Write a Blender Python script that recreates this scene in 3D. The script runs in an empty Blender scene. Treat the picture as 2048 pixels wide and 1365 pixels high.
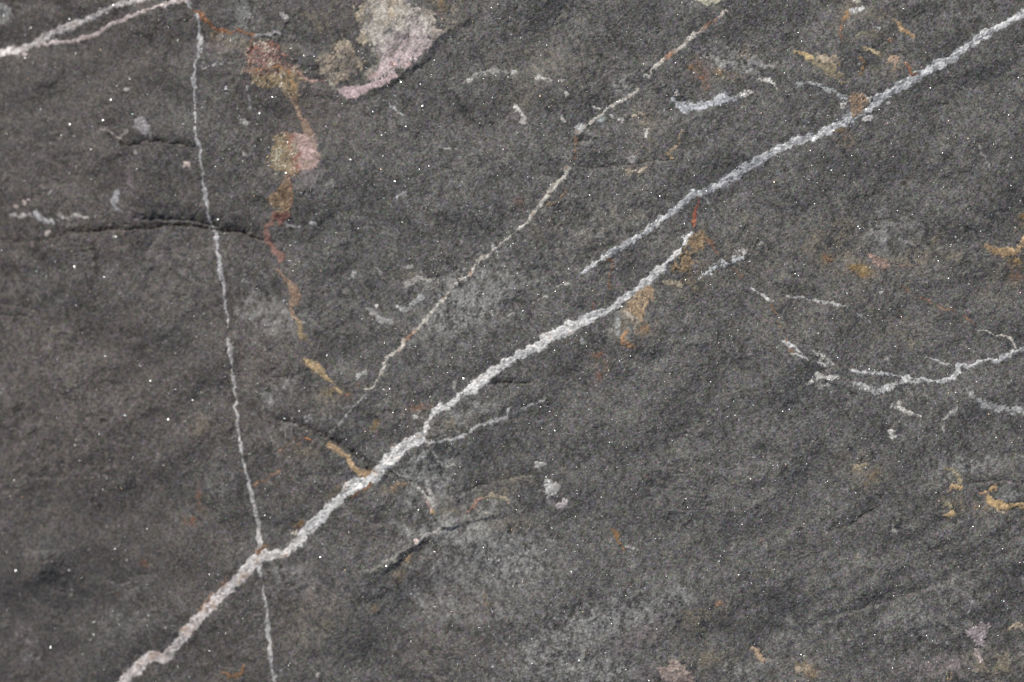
import bpy, math
import numpy as np
R = math.radians

# ---------------------------------------------------------------- camera, sky, sun
S = 0.000125            # metres per unit; the rock is laid out in 1/8 mm units
FW, FH, DIST = 2048.0, 1365.0, 3413.0
SUN_EL, SUN_AZ = 47.0, -28.0      # azimuth from +Y towards +X
sc = bpy.context.scene
cam = bpy.data.cameras.new("camera"); co = bpy.data.objects.new("camera", cam)
sc.collection.objects.link(co); sc.camera = co
co.location = (0, 0, DIST * S)
cam.lens = 60; cam.sensor_width = 36; cam.clip_start = 0.01; cam.clip_end = 100
cam.dof.use_dof = True; cam.dof.focus_distance = DIST * S - 0.0002; cam.dof.aperture_fstop = 4.4
cam.dof.aperture_blades = 0
w = bpy.data.worlds.new("World"); sc.world = w; w.use_nodes = True
nt = w.node_tree; sky = nt.nodes.new("ShaderNodeTexSky"); sky.sky_type = 'NISHITA'; sky.sun_disc = False
sky.sun_elevation = R(SUN_EL); sky.sun_rotation = R(SUN_AZ)
bg = nt.nodes["Background"]; nt.links.new(sky.outputs[0], bg.inputs[0]); bg.inputs[1].default_value = 0.06
sl = bpy.data.lights.new("sun", 'SUN'); sl.energy = 3.3; sl.angle = R(0.5); sl.color = (1.0, 0.958, 0.90)
so = bpy.data.objects.new("sun", sl); sc.collection.objects.link(so)
so.rotation_euler = (R(90 - SUN_EL), 0, R(180 - SUN_AZ)); so.rotation_euler = (R(-(90 - SUN_EL)), 0, R(-SUN_AZ))
so.location = (-0.3, 0.6, 0.8)
sc.view_settings.view_transform = 'Standard'; sc.view_settings.look = 'None'
sc.view_settings.exposure = 0.0; sc.view_settings.gamma = 1
LV = np.array([math.sin(R(SUN_AZ)) * math.cos(R(SUN_EL)), math.cos(R(SUN_AZ)) * math.cos(R(SUN_EL)), math.sin(R(SUN_EL))])

# ---------------------------------------------------------------- grid of the rock face
G = 1.7
CX, CY = FW / 2, FH / 2
def hmac(u, v):         # the face tilts away to the left and a little to the bottom
    return -160.0 * (1700 - u) / 1700 - 14.0 * (v - 600) / 700 - 10 * ((u - 1100) / 1000) ** 2
def to_plane(x, y):
    u, v = x, y
    for _ in range(5):
        k = (DIST - hmac(u, v)) / DIST
        u = CX + (x - CX) * k; v = CY + (y - CY) * k
    return u, v
def axis(lo, hi, far):
    a = list(range(int(lo / G), int(hi / G) + 1))
    left, right, st, x = [], [], 1.0, float(a[0])
    while x * G > lo - far:
        st = min(st * 1.16, 26); x -= math.ceil(st); left.append(x)
    st, x = 1.0, float(a[-1])
    while x * G < hi + far:
        st = min(st * 1.16, 26); x += math.ceil(st); right.append(x)
    return np.array(left[::-1] + a + right, dtype=np.int64)
IX = axis(-100, 2100, 800); IY = axis(-75, 1440, 800)
XS = IX * G; YS = IY * G
U, V = np.meshgrid(XS.astype(np.float32), YS.astype(np.float32))
NY, NX = U.shape
TN = (1024, 1536)
_f = (np.fft.fftfreq(TN[0])[:, None] / G, np.fft.rfftfreq(TN[1])[None, :] / G)
def noise(seed, lmin, lmax, beta=1.0, ang=0.0, ratio=1.0):
    """periodic band-limited noise, rms 1, sampled on the grid; ang = direction of stretch in degrees"""
    rs = np.random.RandomState(seed)
    ft = np.fft.rfft2(rs.standard_normal(TN).astype(np.float32))
    c, s = math.cos(R(ang)), math.sin(R(ang))
    a = (_f[1] * c - _f[0] * s) * ratio; b = _f[1] * s + _f[0] * c
    k = np.sqrt(a * a + b * b) + 1e-9
    amp = k ** (-beta) * np.exp(-(k * lmin) ** 2 * 0.5) * (1 - np.exp(-(k * lmax) ** 2))
    n = np.fft.irfft2(ft * amp, s=TN); n -= n.mean(); n /= n.std()
    return n.astype(np.float32)[np.ix_(IY % TN[0], IX % TN[1])]

n_fine = noise(1, 2.6, 7, 0.3)
n_grain = noise(2, 4.2, 16, 0.5)
n_grain2 = noise(3, 4.5, 20, 0.6)
n_mid = noise(4, 9, 60, 1.2)
n_mid2 = noise(5, 12, 90, 1.2)
n_big = noise(6, 120, 520, 1.4)
n_big2 = noise(7, 60, 600, 1.7)
n_fib = noise(8, 3.2, 34, 0.9, 62, 2.6)       # fine fibrous grain
n_fib2 = noise(9, 3.2, 34, 0.9, 118, 2.4)
n_band = noise(10, 24, 420, 1.3, 27, 4.0)     # bedding bands rising to the right
n_vein = noise(13, 3.4, 60, 0.7, 33, 3.0)      # streaks along the big veins
n_wx = noise(11, 9, 60, 1.3); n_wy = noise(12, 9, 60, 1.3)
WU = U + 1.5 * n_wx + 0.25 * n_grain; WV = V + 1.5 * n_wy + 0.25 * n_grain2

def srgb(*c):
    c = np.array(c, dtype=np.float64) / 255.0
    return np.where(c <= 0.04045, c / 12.92, ((c + 0.055) / 1.055) ** 2.4).astype(np.float32)

def smooth_line(pts, sub=4):
    P = np.array(pts, dtype=np.float64)
    if len(P) < 3: return P
    Q = np.vstack([2 * P[0] - P[1], P, 2 * P[-1] - P[-2]]); out = []
    for i in range(1, len(Q) - 2):
        p0, p1, p2, p3 = Q[i - 1], Q[i], Q[i + 1], Q[i + 2]
        for j in range(sub):
            t = j / sub
            q = 0.5 * (2 * p1 + (p2 - p0) * t + (2 * p0 - 5 * p1 + 4 * p2 - p3) * t * t + (3 * p1 - p0 - 3 * p2 + p3) * t ** 3)
            q[2:] = p1[2:] * (1 - t) + p2[2:] * t
            out.append(q)
    out.append(P[-1]); return np.array(out)
def planed(pts):
    P = np.array(pts, dtype=np.float64).copy()
    for p in P: p[0], p[1] = to_plane(p[0], p[1])
    return P
def window(x0, x1, y0, y1):
    a, b = np.searchsorted(XS, [x0, x1]); c, d = np.searchsorted(YS, [y0, y1])
    return max(a - 1, 0), min(b + 1, NX), max(c - 1, 0), min(d + 1, NY)

def line_field(pts, margin, warp=True, sub=4):
    """window and  width-distance  for a polyline of (x, y, half width)"""
    P = smooth_line(planed(pts), sub)
    wm = P[:, 2].max() + margin
    a, b, c, d = window(P[:, 0].min() - wm, P[:, 0].max() + wm, P[:, 1].min() - wm, P[:, 1].max() + wm)
    F = np.full((d - c, b - a), -99.0, np.float32)
    SU, SV = (WU, WV) if warp else (U, V)
    for p, q in zip(P[:-1], P[1:]):
        m = max(p[2], q[2]) + margin
        e, f, g, h = window(min(p[0], q[0]) - m, max(p[0], q[0]) + m, min(p[1], q[1]) - m, max(p[1], q[1]) + m)
        uu = SU[g:h, e:f] - p[0]; vv = SV[g:h, e:f] - p[1]
        dx, dy = q[0] - p[0], q[1] - p[1]
        t = np.clip((uu * dx + vv * dy) / (dx * dx + dy * dy + 1e-9), 0, 1)
        dd = np.hypot(uu - t * dx, vv - t * dy)
        Fw = F[g - c:h - c, e - a:f - a]
        np.maximum(Fw, p[2] * (1 - t) + q[2] * t - dd, out=Fw)
    return (a, b, c, d), F
def poly_field(pts, margin):
    P = planed(pts)
    a, b, c, d = window(P[:, 0].min() - margin, P[:, 0].max() + margin, P[:, 1].min() - margin, P[:, 1].max() + margin)
    uu = WU[c:d, a:b]; vv = WV[c:d, a:b]
    ins = np.zeros(uu.shape, bool); D = np.full(uu.shape, 1e9, np.float32)
    for p, q in zip(P, np.roll(P, -1, 0)):
        dx, dy = q[0] - p[0], q[1] - p[1]
        t = np.clip(((uu - p[0]) * dx + (vv - p[1]) * dy) / (dx * dx + dy * dy + 1e-9), 0, 1)
        D = np.minimum(D, np.hypot(uu - p[0] - t * dx, vv - p[1] - t * dy))
        cr = (p[1] > vv) != (q[1] > vv)
        ins ^= cr & (uu < p[0] + (vv - p[1]) * dx / (dy if abs(dy) > 1e-9 else 1e-9))
    return (a, b, c, d), np.where(ins, D, -D).astype(np.float32)

# ---------------------------------------------------------------- relief of the rock face (1/8 mm)
fade = np.clip(1.15 - (U / 3600), 0.5, 1.1)
H = (0.34 * n_fine + 0.22 * n_grain + 0.18 * n_mid * (0.75 + 0.25 * np.tanh(n_big)) + 6.2 * n_big + 0.45 * n_band).astype(np.float32)
right = np.clip((U - 1300) / 500, 0, 1) * np.clip((V - 850) / 250, 0, 1)
H += 1.3 * right * n_band
H += 0.22 * n_fib
# small crisp fracture steps and hairlines
n_st = noise(31, 14, 260, 1.5, 20, 1.7); n_st2 = noise(32, 12, 200, 1.5, -25, 1.6)
m1 = np.clip(noise(33, 60, 400, 1.2) - 0.35, 0, 1); m2 = np.clip(noise(34, 60, 400, 1.2) - 0.45, 0, 1)
for lv in (-0.9, 0.1, 0.95):
    H += 1.5 * m1 / (1 + np.exp(-np.clip((n_st - lv) / 0.035, -30, 30)))
for lv in (-0.6, 0.7):
    H -= 1.6 * m2 / (1 + np.exp(-np.clip((n_st2 - lv) / 0.04, -30, 30)))
H -= 1.3 * np.clip(noise(35, 50, 300, 1.2) - 0.6, 0, 1) * np.exp(-(n_st2 / 0.035) ** 2)
def ledge(pts, sign=-1.0, soft=3.5):
    """(x, y, height, reach) left to right: the upper side sinks (sign -1) or rises (+1) towards the line, then steps"""
    P = smooth_line(planed(pts))
    m = P[:, 3].max() * 4 + 6
    a, b, c, d = window(P[:, 0].min() - m, P[:, 0].max() + m, P[:, 1].min() - m, P[:, 1].max() + m)
    best = np.full((d - c, b - a), 1e9, np.float32); sd = np.zeros_like(best); aa = np.zeros_like(best); ll = np.ones_like(best)
    uu0, vv0 = WU[c:d, a:b], WV[c:d, a:b]
    for p, q in zip(P[:-1], P[1:]):
        uu = uu0 - p[0]; vv = vv0 - p[1]; dx, dy = q[0] - p[0], q[1] - p[1]; L = math.hypot(dx, dy) + 1e-9
        t = np.clip((uu * dx + vv * dy) / L ** 2, 0, 1); dd = np.hypot(uu - t * dx, vv - t * dy)
        k = dd < best
        best[k] = dd[k]; sd[k] = (dd * np.sign(-(dx * vv - dy * uu)))[k]
        aa[k] = (p[2] * (1 - t) + q[2] * t)[k]; ll[k] = (p[3] * (1 - t) + q[3] * t)[k]
    up = np.where(sd > 0, 0.18 * np.exp(-sd / (ll * 0.2)) + 0.62 * np.exp(-sd / (ll * 1.05)), 0.80 * np.clip(1 + sd / (2.4 if sign < 0 else soft), 0, 1))
    H[c:d, a:b] += sign * aa * up * (1 + 0.10 * n_mid2[c:d, a:b]) * (1.0 if sign < 0 else 0.42)
def groove(pts, depth):
    (a, b, c, d), F = line_field(pts, 6)
    H[c:d, a:b] -= depth * np.clip((F + 1) / 2.5, 0, 1)
ledge([(x_, y_, h_ * 1.12, l_) for x_, y_, h_, l_ in [(-40,494,6,22),(0,490,7,22),(60,484,9,22),(100,480,11,20),(130,467,17,20),(200,463,20,20),(280,458,15,22),(340,451,17,18),(400,455,22,16),(440,462,23,14),(480,466,20,12),(500,474,18,12),(534,483,10,9),(560,492,0,8)]])
ledge([(255,441,0,10),(290,438,9,10),(350,440,13,9),(415,448,11,8),(440,456,0,8)])
ledge([(195,250,0,26),(215,268,14,26),(245,290,19,24),(268,293,12,16),(292,284,12,12),(315,283,14,10),(345,288,15,10),(372,294,13,9),(398,299,6,8),(410,302,0,8)])
ledge([(968,770,0,8),(986,768,13,8),(1020,765,16,7),(1050,766,10,6),(1080,761,0,5)])
ledge([(530,826,0,18),(560,842,13,18),(600,853,19,16),(640,868,18,18),(680,890,17,18),(715,912,18,14),(744,944,16,10),(752,950,0,8)])
ledge([(762,938,0,9),(776,944,15,9),(800,956,14,9),(830,966,10,9),(850,976,5,8),(862,986,0,8)])
ledge([(720,1150,0,30),(755,1140,7,30),(776,1130,13,30),(803,1106,15,30),(844,1078,12,26),(868,1071,8,22),(886,1062,6,20),(905,1045,0,20)], 1.9, 15.0)
ledge([(850,995,0,8),(858,1014,12,8),(868,1032,16,8),(888,1054,14,9),(930,1044,10,14),(985,1030,6,16),(1020,1030,0,16)], 1.6, 7.0)
ledge([(1640,1068,0,14),(1668,1062,8,14),(1700,1052,11,13),(1735,1030,13,12),(1757,1017,7,10),(1775,1008,0,10)])
ledge([(1148,286,0,8),(1160,284,11,8),(1178,281,9,8),(1196,277,0,8)])
ledge([(1140,334,0,10),(1180,336,6,10),(1215,335,11,9),(1260,330,5,9),(1310,324,6,7),(1335,323,8,7),(1358,325,0,7)])
ledge([(900,170,0,34),(914,188,12,30),(932,214,16,30),(950,236,10,30),(962,256,0,26)], 1.9, 16.0)
ledge([(1925,968,0,10),(1960,966,8,10),(2000,962,9,9),(2050,968,7,9),(2110,965,6,9)])
ledge([(1915,946,0,20),(1950,934,7,22),(2000,918,8,24),(2060,905,7,24)])
ledge([(-60,606,4,14),(0,609,9,13),(40,614,8,12),(75,624,7,12),(110,636,0,12)])
ledge([(-50,632,5,9),(0,632,9,9),(36,633,7,9),(60,635,0,9)])
ledge([(1508,1290,0,7),(1520,1302,12,7),(1534,1317,9,7),(1552,1322,4,7),(1580,1323,8,9),(1602,1318,5,9),(1616,1312,0,9)])
ledge([(838,560,0,8),(858,556,8,8),(885,553,10,8),(906,557,0,7)])
ledge([(560,72,0,5),(566,60,8,5),(572,46,8,5),(578,36,0,5)], 1.0)
ledge([(600,175,0,16),(640,178,5,20),(680,192,8,26),(700,196,11,26),(735,184,12,26),(770,172,14,26),(800,150,16,26),(845,120,17,28),(872,86,14,30),(905,58,9,30),(950,30,4,26),(985,8,0,20)], 1.25, 13.0)
ledge([(470,118,0,16),(495,108,10,14),(508,92,13,12),(512,78,6,9),(520,72,0,8)], 1.0)
ledge([(506,74,0,5),(530,78,7,5),(560,74,7,5),(568,70,0,5)], -1)
ledge([(380,600,0,20),(440,640,5,20),(520,690,4,24),(560,720,0,24)])
ledge([(420,1085,0,20),(380,1100,0,20),(470,1080,0,20)])
ledge([(1600,1270,0,40),(1700,1225,5,40),(1800,1200,6,40),(1900,1160,5,40),(2000,1110,3,36),(2060,1085,0,30)])
ledge([(200,1160,0,18),(240,1170,6,16),(290,1150,6,16),(330,1160,0,16)])
for x, y, r in ((1790,14,4),(1895,209,5),(1760,461,5),(1081,977,3.4),(1155,103,2.6),(1694,193,2),(1643,221,3),(1612,230,2.6),(212,843,6)):
    groove([(x - r * .4, y, r), (x + r * .4, y - 1, r * .7)], r * 0.6)
groove([(724,900,.8),(738,918,1.2),(752,938,1.2)], 3); groove([(700,885,.6),(724,900,.8)], 2)
ledge([(880,1000,0,12),(930,985,8,12),(980,968,10,14),(1040,955,6,14),(1080,950,0,12)])
groove([(1790,104,1),(1800,108,2),(1810,117,1.5)], 3); groove([(1940,90,1),(1965,78,1.6),(1990,60,1)], 2)

# ---------------------------------------------------------------- colour of the bare rock, with some shade painted in
base = np.empty((NY, NX, 3), np.float32)
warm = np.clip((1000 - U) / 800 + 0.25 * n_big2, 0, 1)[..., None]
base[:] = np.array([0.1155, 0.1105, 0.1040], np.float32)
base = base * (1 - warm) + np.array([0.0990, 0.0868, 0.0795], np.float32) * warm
mott = 1 + 0.04 * n_mid2 + 0.06 * n_big2 + 0.10 * n_grain2 + 0.15 * n_fib2 + 0.13 * n_fib + 0.27 * n_fine
mott -= 0.30 * np.clip(n_fine + 0.8 * n_grain - 1.9, 0, 1)
base *= np.clip(mott, 0.3, 2.2)[..., None]
hue = 0.10 * noise(20, 5, 30, 0.5); hue2 = 0.07 * noise(21, 6, 50, 0.7)
base[..., 0] *= 1 + hue * 0.62; base[..., 1] *= 1 - hue * 0.30 + hue2 * 0.25; base[..., 2] *= 1 + hue * 0.15 - hue2
sp1 = np.clip(0.50 + 0.32 * n_fib2 + 0.26 * n_fib + 0.26 * n_grain2 + 0.30 * n_mid, 0, 2.0)
sp2 = np.clip(0.50 + 0.24 * n_fib + 0.20 * n_fib2 + 0.20 * n_grain + 0.40 * n_mid2, 0, 2.0)
PALE = srgb(166, 165, 161) * 0.78; MAUVE = srgb(134, 122, 124) * 0.8; OCHR = srgb(150, 122, 78) * 0.8
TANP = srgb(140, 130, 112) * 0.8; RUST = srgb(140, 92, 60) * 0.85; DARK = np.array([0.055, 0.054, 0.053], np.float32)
def tint(x, y, rx, ry, col, s, ang=0):
    x, y = to_plane(x, y); m = max(rx, ry) * 2.3
    a, b, c, d = window(x - m, x + m, y - m, y + m)
    ca, sa = math.cos(R(ang)), math.sin(R(ang))
    du = WU[c:d, a:b] - x + 0.10 * rx * n_mid2[c:d, a:b]; dv = WV[c:d, a:b] - y + 0.10 * rx * n_mid[c:d, a:b]
    q = ((du * ca - dv * sa) / rx) ** 2 + ((du * sa + dv * ca) / ry) ** 2
    t = np.exp(-q * 1.1) * s * (2.3 if (col is PALE or col is TANP) else 1.6) * (sp1 if (int(x) % 2) else sp2)[c:d, a:b]
    t = np.clip(t, 0, 0.95)[..., None]
    base[c:d, a:b] = base[c:d, a:b] * (1 - t) + col * t
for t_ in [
    (935,600,90,55,PALE,.48,35),(985,590,60,30,PALE,.2,35),(870,562,62,15,PALE,.55,0),(900,640,60,30,PALE,.25,30),(830,560,40,14,TANP,.35,0),
    (850,960,60,34,PALE,.42,-15),(880,930,50,22,PALE,.40,10),(845,1030,40,48,PALE,.5,0),(830,1075,30,22,PALE,.30,0),(960,1080,110,60,PALE,.38,10),(1010,1130,90,50,PALE,.34,0),(1030,1050,50,22,TANP,.28,0),
    (900,1190,120,60,PALE,.22,0),(620,1180,70,48,MAUVE,.40,0),(620,1235,80,60,TANP,.2,0),(580,1160,60,30,PALE,.2,0),
    (1200,1250,120,40,PALE,.38,15),(1280,1225,60,30,PALE,.4,0),(1285,1268,34,20,MAUVE,.62,0),(1250,1292,30,16,MAUVE,.45,0),(1330,1240,26,20,MAUVE,.4,0),(1370,1190,50,24,PALE,.2,0),(1400,1240,60,22,TANP,.4,20),
    (1110,1330,110,40,PALE,.28,0),(1220,1345,70,22,PALE,.35,0),(1300,1345,24,16,MAUVE,.5,0),(1430,1325,60,24,TANP,.35,0),(1480,1345,50,20,PALE,.3,0),
    (1600,1265,60,30,PALE,.14,0),(1840,1245,60,30,PALE,.16,0),(1990,1335,60,40,TANP,.40,0),(1850,1345,60,26,MAUVE,.40,0),(1905,1330,20,16,MAUVE,.4,0),(1616,1342,24,16,OCHR,.42,0),(1900,1180,50,30,PALE,.12,0),
    (1930,930,60,16,PALE,.32,10),(2020,1000,30,22,PALE,.25,0),(1720,940,40,22,TANP,.38,-30),(1745,955,12,22,OCHR,.4,-40),(1900,1010,24,16,OCHR,.35,0),(1960,1015,40,10,OCHR,.28,0),
    (1660,480,60,34,TANP,.34,30),(1780,470,60,44,PALE,.22,0),(1700,495,26,50,TANP,.30,0),(1820,520,50,14,TANP,.42,10),(1860,490,40,20,TANP,.25,40),(1720,540,26,13,OCHR,.75,0),(1750,520,22,11,MAUVE,.5,-40),(1656,520,14,8,OCHR,.6,0),(1900,515,30,12,TANP,.3,0),(1700,600,180,60,TANP,.08,0),
    (2030,525,16,12,OCHR,.6,0),(2035,550,18,14,RUST,.35,0),(2000,560,50,40,TANP,.2,0),(2045,440,12,26,OCHR,.4,-30),
    (1400,140,16,26,RUST,.35,10),(1410,165,10,18,RUST,.35,0),(1452,148,26,11,OCHR,.5,-20),(1489,108,22,13,OCHR,.5,0),(1480,100,40,14,PALE,.25,-10),(1440,120,60,24,PALE,.22,-25),(1500,120,26,16,PALE,.4,0),(1385,135,10,6,OCHR,.4,0),
    (1229,148,22,26,MAUVE,.38,0),(1245,175,22,14,PALE,.45,0),(1030,238,26,12,MAUVE,.5,0),(1040,200,40,20,TANP,.2,0),
    (1285,235,22,22,TANP,.28,0),(1300,275,22,40,TANP,.25,0),(1270,340,26,9,TANP,.45,0),(1390,560,40,30,OCHR,.2,40),(1235,650,20,34,PALE,.35,0),(1285,655,30,16,OCHR,.45,0),(1260,660,36,30,TANP,.3,0),
    (1204,728,13,16,RUST,.36,0),(1197,710,12,6,RUST,.42,20),(1200,752,8,9,RUST,.42,0),(1190,775,10,16,MAUVE,.3,0),(1690,285,20,12,OCHR,.32,0),(1670,262,22,10,OCHR,.35,0),
    (253,325,18,14,MAUVE,.60,0),(258,360,8,26,MAUVE,.55,0),(263,398,6,14,MAUVE,.6,0),(270,435,16,7,MAUVE,.6,0),(135,270,22,14,MAUVE,.28,0),(620,355,30,20,MAUVE,.55,0),(645,365,16,12,PALE,.3,0),
    (440,92,34,18,MAUVE,.42,-10),(470,90,30,16,TANP,.42,0),(430,72,16,12,OCHR,.35,0),(645,50,20,18,TANP,.55,0),(620,35,30,10,TANP,.3,0),(640,70,16,10,MAUVE,.4,0),
    (884,100,16,11,MAUVE,.62,0),(905,40,20,24,TANP,.35,40),(880,10,30,20,OCHR,.3,0),(570,100,20,16,TANP,.3,0),(480,40,26,40,PALE,.18,0),(497,25,14,26,PALE,.35,20),
    (60,330,50,40,MAUVE,.18,0),(330,510,40,20,MAUVE,.25,0),(222,540,18,9,PALE,.35,10),(560,640,60,40,PALE,.24,0),(500,600,40,60,PALE,.22,0),(400,855,22,20,TANP,.30,0),(60,1260,60,40,MAUVE,.2,0),(60,1315,16,10,PALE,.62,0),(48,1300,40,34,MAUVE,.3,0),(120,1310,14,14,MAUVE,.5,0),(118,1280,8,10,MAUVE,.5,0),(5,1050,12,12,MAUVE,.8,0),
    (140,1187,13,9,PALE,.5,0),(270,1178,30,12,PALE,.32,0),(365,1200,26,12,PALE,.32,-30),(250,1240,60,40,PALE,.15,0),(395,990,7,26,RUST,.42,0),(404,1015,12,16,OCHR,.38,0),(380,1045,16,9,RUST,.42,0),(290,1128,10,8,RUST,.75,-20),(157,1173,9,6,RUST,.45,0),(232,1189,8,4,RUST,.5,0),
    (655,795,30,18,TANP,.45,0),(668,785,18,10,OCHR,.35,0),(693,790,8,9,RUST,.4,0),(540,790,40,22,PALE,.18,0),(572,765,8,18,PALE,.38,20),(580,760,24,8,PALE,.3,35),(540,805,9,16,PALE,.35,-20),(615,838,10,8,PALE,.75,20),(560,870,50,26,PALE,.2,20),(610,895,50,20,TANP,.30,0),(750,850,9,18,OCHR,.45,-20),(840,815,26,9,RUST,.38,10),(855,890,10,40,TANP,.18,0),
    (935,830,70,22,PALE,.30,15),(900,850,40,16,TANP,.3,0),(785,978,28,10,TANP,.55,15),(800,1148,12,22,OCHR,.35,-30),(824,1112,12,9,OCHR,.5,30),(749,1215,6,9,OCHR,.5,0),(972,1205,5,18,OCHR,.4,0),(976,1226,6,7,OCHR,.45,0),
    (590,1060,14,12,RUST,.5,0),(600,1048,10,8,OCHR,.5,0),(540,1102,16,8,OCHR,.5,0),(670,985,16,9,OCHR,.35,40),(1088,408,10,5,OCHR,.4,0),(1040,405,14,10,RUST,.25,0),(1095,455,30,24,TANP,.25,0),(1000,985,40,14,TANP,.35,10),(905,1020,26,12,TANP,.3,0),(1045,960,50,12,TANP,.25,0),
    (1780,660,60,22,TANP,.18,10),(1826,676,12,10,TANP,.55,0),(1822,688,12,6,TANP,.45,0),(1781,722,4,8,PALE,.6,0),(1500,500,90,60,TANP,.1,0),(1232,460,100,70,TANP,.1,0),(1100,130,120,50,TANP,.14,0),(1700,20,30,26,TANP,.25,0),(1760,30,24,14,TANP,.35,0),(1730,70,40,12,TANP,.4,0),(1780,130,40,22,TANP,.25,0),
    (110,1180,330,190,DARK,.60,0),(90,180,200,200,DARK,.30,0),(330,700,160,120,DARK,.12,0),(1150,420,260,120,PALE,.06,0),(1750,820,260,120,PALE,.05,0),(930,215,26,20,DARK,.35,0),(250,285,34,14,DARK,.35,20),(1450,1250,26,20,DARK,.5,0),(1850,640,120,60,DARK,.10,0),(150,1150,120,60,DARK,.18,0),(1780,950,40,20,DARK,.3,0)]:  # some DARK tints paint in the dimmer left side and shade beside ledges
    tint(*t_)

# ---------------------------------------------------------------- object helpers
def principled(name, rough, metal=0.0, grain=None, bump=0.5, dist=0.00005, sc1=2300, spec=0.5, contrast=(0.45, 1.55), coat=0):
    m = bpy.data.materials.new(name); m.use_nodes = True; n = m.node_tree.nodes; l = m.node_tree.links
    p = n["Principled BSDF"]; p.inputs["Roughness"].default_value = rough; p.inputs["Metallic"].default_value = metal
    p.inputs["Specular IOR Level"].default_value = spec
    at = n.new("ShaderNodeAttribute"); at.attribute_name = "tint"
    if grain is None:
        l.new(at.outputs["Color"], p.inputs["Base Color"]); return m
    tc = n.new("ShaderNodeTexCoord")
    n1 = n.new("ShaderNodeTexNoise"); n1.inputs["Scale"].default_value = sc1; n1.inputs["Detail"].default_value = 3; n1.inputs["Roughness"].default_value = 0.65
    n2 = n.new("ShaderNodeTexVoronoi"); n2.inputs["Scale"].default_value = sc1 * 0.8; n2.feature = 'F1'
    l.new(tc.outputs["Object"], n1.inputs["Vector"]); l.new(tc.outputs["Object"], n2.inputs["Vector"])
    mr = n.new("ShaderNodeMapRange"); mr.inputs[1].default_value = 0.30; mr.inputs[2].default_value = 0.70
    mr.inputs[3].default_value = contrast[0]; mr.inputs[4].default_value = contrast[1]
    l.new(n1.outputs["Fac"], mr.inputs[0])
    sv = n.new("ShaderNodeSeparateColor"); l.new(n2.outputs["Color"], sv.inputs[0])
    mr2 = n.new("ShaderNodeMapRange"); mr2.inputs[3].default_value = 1 - grain; mr2.inputs[4].default_value = 1 + grain
    l.new(sv.outputs[0], mr2.inputs[0])
    mu = n.new("ShaderNodeMath"); mu.operation = 'MULTIPLY'; l.new(mr.outputs[0], mu.inputs[0]); l.new(mr2.outputs[0], mu.inputs[1])
    vm = n.new("ShaderNodeVectorMath"); vm.operation = 'SCALE'; l.new(at.outputs["Color"], vm.inputs[0]); l.new(mu.outputs[0], vm.inputs["Scale"])
    l.new(vm.outputs[0], p.inputs["Base Color"])
    rr = n.new("ShaderNodeMapRange"); rr.inputs[3].default_value = rough - 0.22; rr.inputs[4].default_value = min(1, rough + 0.15)
    l.new(sv.outputs[1], rr.inputs[0]); l.new(rr.outputs[0], p.inputs["Roughness"])
    bp = n.new("ShaderNodeBump"); bp.inputs["Strength"].default_value = bump; bp.inputs["Distance"].default_value = dist
    l.new(n1.outputs["Fac"], bp.inputs["Height"]); l.new(bp.outputs[0], p.inputs["Normal"])
    return m
M_ROCK = principled("dark_fine_grained_rock", 0.74, grain=0.28, bump=0.8, dist=0.00012, contrast=(0.50, 1.50), spec=0.45)
M_QUARTZ = principled("crystalline_quartz", 0.42, grain=0.10, bump=0.6, dist=0.00012, sc1=1700, contrast=(0.88, 1.10))
M_CRUST = principled("mineral_crust", 0.85, grain=0.16, bump=0.6, dist=0.00009, sc1=1900, spec=0.3, contrast=(0.66, 1.30))
M_MICA = principled("mica", 0.40, metal=1.0)

root = bpy.data.objects.new("quartz_veined_rock", None); sc.collection.objects.link(root)
root.empty_display_size = 0.02; root.location = (0, 0, -0.06)
root["label"] = "dark grey fine-grained rock slab crossed by white quartz veins and rusty mineral crusts"
root["category"] = "rock"; root["kind"] = "thing"
def grid_mesh(name, verts, quads, col, mat, label=None, kind=None):
    me = bpy.data.meshes.new(name); nv, nq = len(verts), len(quads); k = quads.shape[1]
    me.vertices.add(nv); me.vertices.foreach_set("co", verts.astype(np.float32).ravel())
    me.loops.add(nq * k); me.loops.foreach_set("vertex_index", quads.astype(np.int32).ravel())
    me.polygons.add(nq); me.polygons.foreach_set("loop_start", np.arange(0, nq * k, k, dtype=np.int32))
    me.polygons.foreach_set("use_smooth", np.ones(nq, bool))
    me.update(calc_edges=True)
    at = me.attributes.new("tint", 'FLOAT_COLOR', 'POINT')
    c4 = np.ones((nv, 4), np.float32); c4[:, :3] = col; at.data.foreach_set("color", c4.ravel())
    me.materials.append(mat)
    o = bpy.data.objects.new(name, me); sc.collection.objects.link(o); o.parent = root
    o.matrix_parent_inverse.identity(); o.location = (0, 0, 0.06)
    if label: o["label"] = label
    if kind: o["kind"] = kind
    return o
Z = None
def coords(a, b, c, d, off=0.0):
    z = Z[c:d, a:b] + off
    return np.stack([(U[c:d, a:b] - CX) * S, (CY - V[c:d, a:b]) * S, z * S], -1)

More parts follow.
